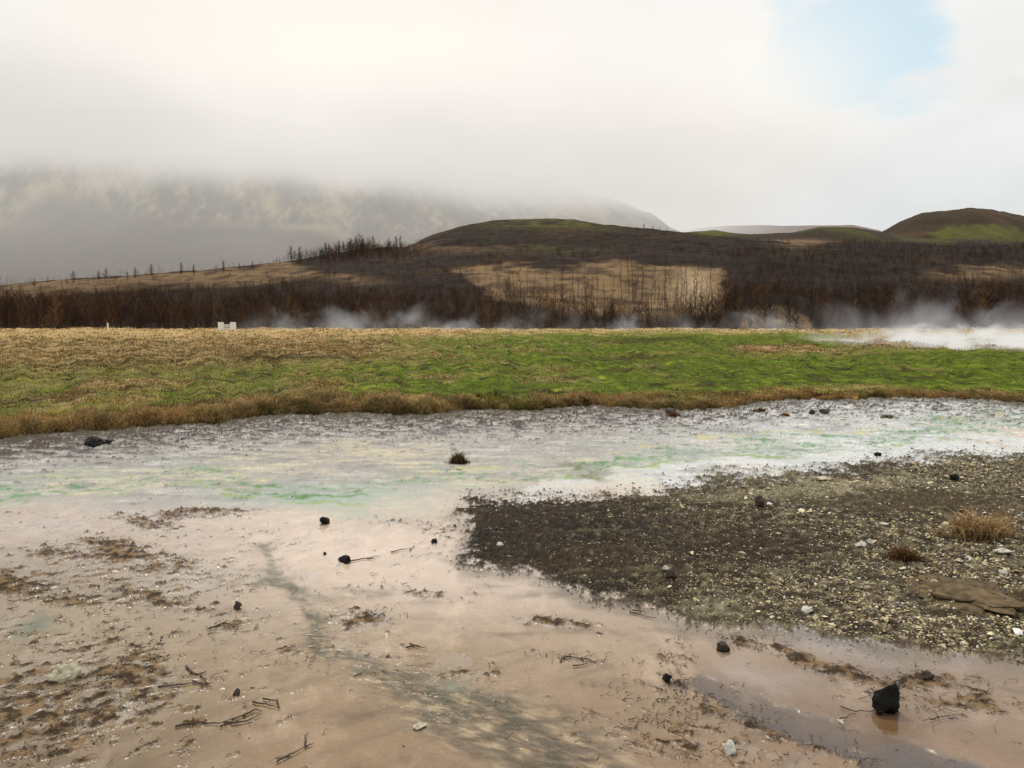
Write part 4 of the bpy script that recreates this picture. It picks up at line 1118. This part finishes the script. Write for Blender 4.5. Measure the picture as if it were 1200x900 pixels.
# low wisps along the foot of the wood
sm = vol_mat("wisp_steam", steam_build(.535, 1.0, 10.0, 0, .16, (.56, .54, .52), ((-44, 46, 12), (104, 130, 6)), (.9, 1, .8)))
o = volume_box("steam", (-45, 103, .1), (47, 131, 10.5), sm); tag(o, "low wisps of steam along the foot of the hill in the middle", "steam", kind="stuff")

# ------------------------------------------------------------------ world
w = bpy.data.worlds.new("World"); scene.world = w; w.use_nodes = True
nt = w.node_tree; nt.nodes.clear(); lk = nt.links
out = N(nt, "ShaderNodeOutputWorld")
sky = N(nt, "ShaderNodeTexSky", sky_type='NISHITA', sun_disc=False)
SUN_EL, SUN_AZ = math.radians(58), math.radians(-22)      # ahead and to the left
sky.sun_elevation = SUN_EL; sky.sun_rotation = SUN_AZ
tc = N(nt, "ShaderNodeTexCoord")
sep = N(nt, "ShaderNodeSeparateXYZ"); lk.new(tc.outputs["Generated"], sep.inputs[0])
def dir_of(px, py):
    u, e = ray(px, py); v = Vector((float(u), 1, float(e))).normalized(); return tuple(v)
def dotd(px, py):
    n = N(nt, "ShaderNodeVectorMath", operation="DOT_PRODUCT"); n.inputs[1].default_value = dir_of(px, py); lk.new(tc.outputs["Generated"], n.inputs[0]); return n.outputs["Value"]
def wnoise(scale, det, sx, off_=(0, 0, 0)):
    mp = N(nt, "ShaderNodeMapping"); mp.inputs["Scale"].default_value = sx; mp.inputs["Location"].default_value = off_; lk.new(tc.outputs["Generated"], mp.inputs[0])
    n = N(nt, "ShaderNodeTexNoise", Scale=scale, Detail=float(det), Roughness=.5, Distortion=.3); lk.new(mp.outputs[0], n.inputs["Vector"]); return n.outputs["Fac"]
c1 = wnoise(3.2, 5, (1, 1, 1.7), (1.3, .2, .4)); c2 = wnoise(8, 5, (1, 1, 2))
def rgbmix(f, a, b):
    n = N(nt, "ShaderNodeMix", data_type='RGBA')
    if isinstance(f, float): n.inputs[0].default_value = f
    else: lk.new(f, n.inputs[0])
    for i, q in ((6, a), (7, b)):
        if isinstance(q, tuple): n.inputs[i].default_value = (*q, 1)
        else: lk.new(q, n.inputs[i])
    return n.outputs[2]
# cloud tone: darker grey low on the left, lighter to the right, bright warm patch upper left
cloud = rgbmix(smap(nt, sep.outputs[0], -.5, .35), (.72, .695, .66), (.80, .815, .815))
cloud = rgbmix(smap(nt, sep.outputs[2], .10, .34), cloud, (.92, .91, .89))
v = M(nt, "MULTIPLY_ADD", M(nt, "SUBTRACT", c1, .5), .50, 1.03); v = M(nt, "MULTIPLY_ADD", M(nt, "SUBTRACT", c2, .5), .08, v)
sc_ = N(nt, "ShaderNodeVectorMath", operation="SCALE"); lk.new(cloud, sc_.inputs[0]); lk.new(v, sc_.inputs["Scale"])
cloud = sc_.outputs[0]
glow = smap(nt, M(nt, "MULTIPLY_ADD", M(nt, "SUBTRACT", c1, .5), .10, dotd(370, 20)), .90, 1.0, 0, .85)
cloud = rgbmix(glow, cloud, (1.02, .95, .84))
glow2 = smap(nt, M(nt, "MULTIPLY_ADD", M(nt, "SUBTRACT", c2, .5), .03, dotd(800, 30)), .965, 1.0, 0, .35)
cloud = rgbmix(glow2, cloud, (.93, .90, .88))
hole = smap(nt, M(nt, "MULTIPLY_ADD", M(nt, "SUBTRACT", c2, .5), .018, M(nt, "MULTIPLY_ADD", M(nt, "SUBTRACT", c1, .5), .006, dotd(1008, 42))),   .9940, .9994, 0, 1.0)
sk = N(nt, "ShaderNodeVectorMath", operation="SCALE"); lk.new(sky.outputs[0], sk.inputs[0]); sk.inputs["Scale"].default_value = .10
blue = rgbmix(.72, sk.outputs[0], (.80, .97, 1.02))
cloud = rgbmix(hole, cloud, blue)
bg = N(nt, "ShaderNodeBackground", Strength=1.0); lk.new(cloud, bg.inputs[0])
lk.new(bg.outputs[0], out.inputs[0])

sun = bpy.data.lights.new("sun", 'SUN'); sun.energy = 1.5; sun.angle = math.radians(11); sun.color = (1, .94, .85)
so = bpy.data.objects.new("sun", sun); COL.objects.link(so)
d_ = Vector((math.sin(SUN_AZ) * math.cos(SUN_EL), math.cos(SUN_AZ) * math.cos(SUN_EL), math.sin(SUN_EL)))
so.rotation_euler = d_.to_track_quat('Z', 'Y').to_euler()

# ------------------------------------------------------------------ camera and render
cam = bpy.data.cameras.new("camera"); co = bpy.data.objects.new("camera", cam); COL.objects.link(co)
cam.sensor_width = 36; cam.lens = 36 * FOC / 1200; cam.clip_end = 20000; cam.clip_start = .05
co.location = (0, 0, CAM_H); co.rotation_euler = (math.pi / 2 - TH, 0, 0)
scene.camera = co
scene.view_settings.view_transform = 'Standard'; scene.view_settings.look = 'None'; scene.view_settings.exposure = 0
cy = scene.cycles
cy.use_denoising = True; cy.max_bounces = 6; cy.diffuse_bounces = 2; cy.glossy_bounces = 3; cy.transparent_max_bounces = 12; cy.volume_bounces = 0
cy.volume_max_steps = 256
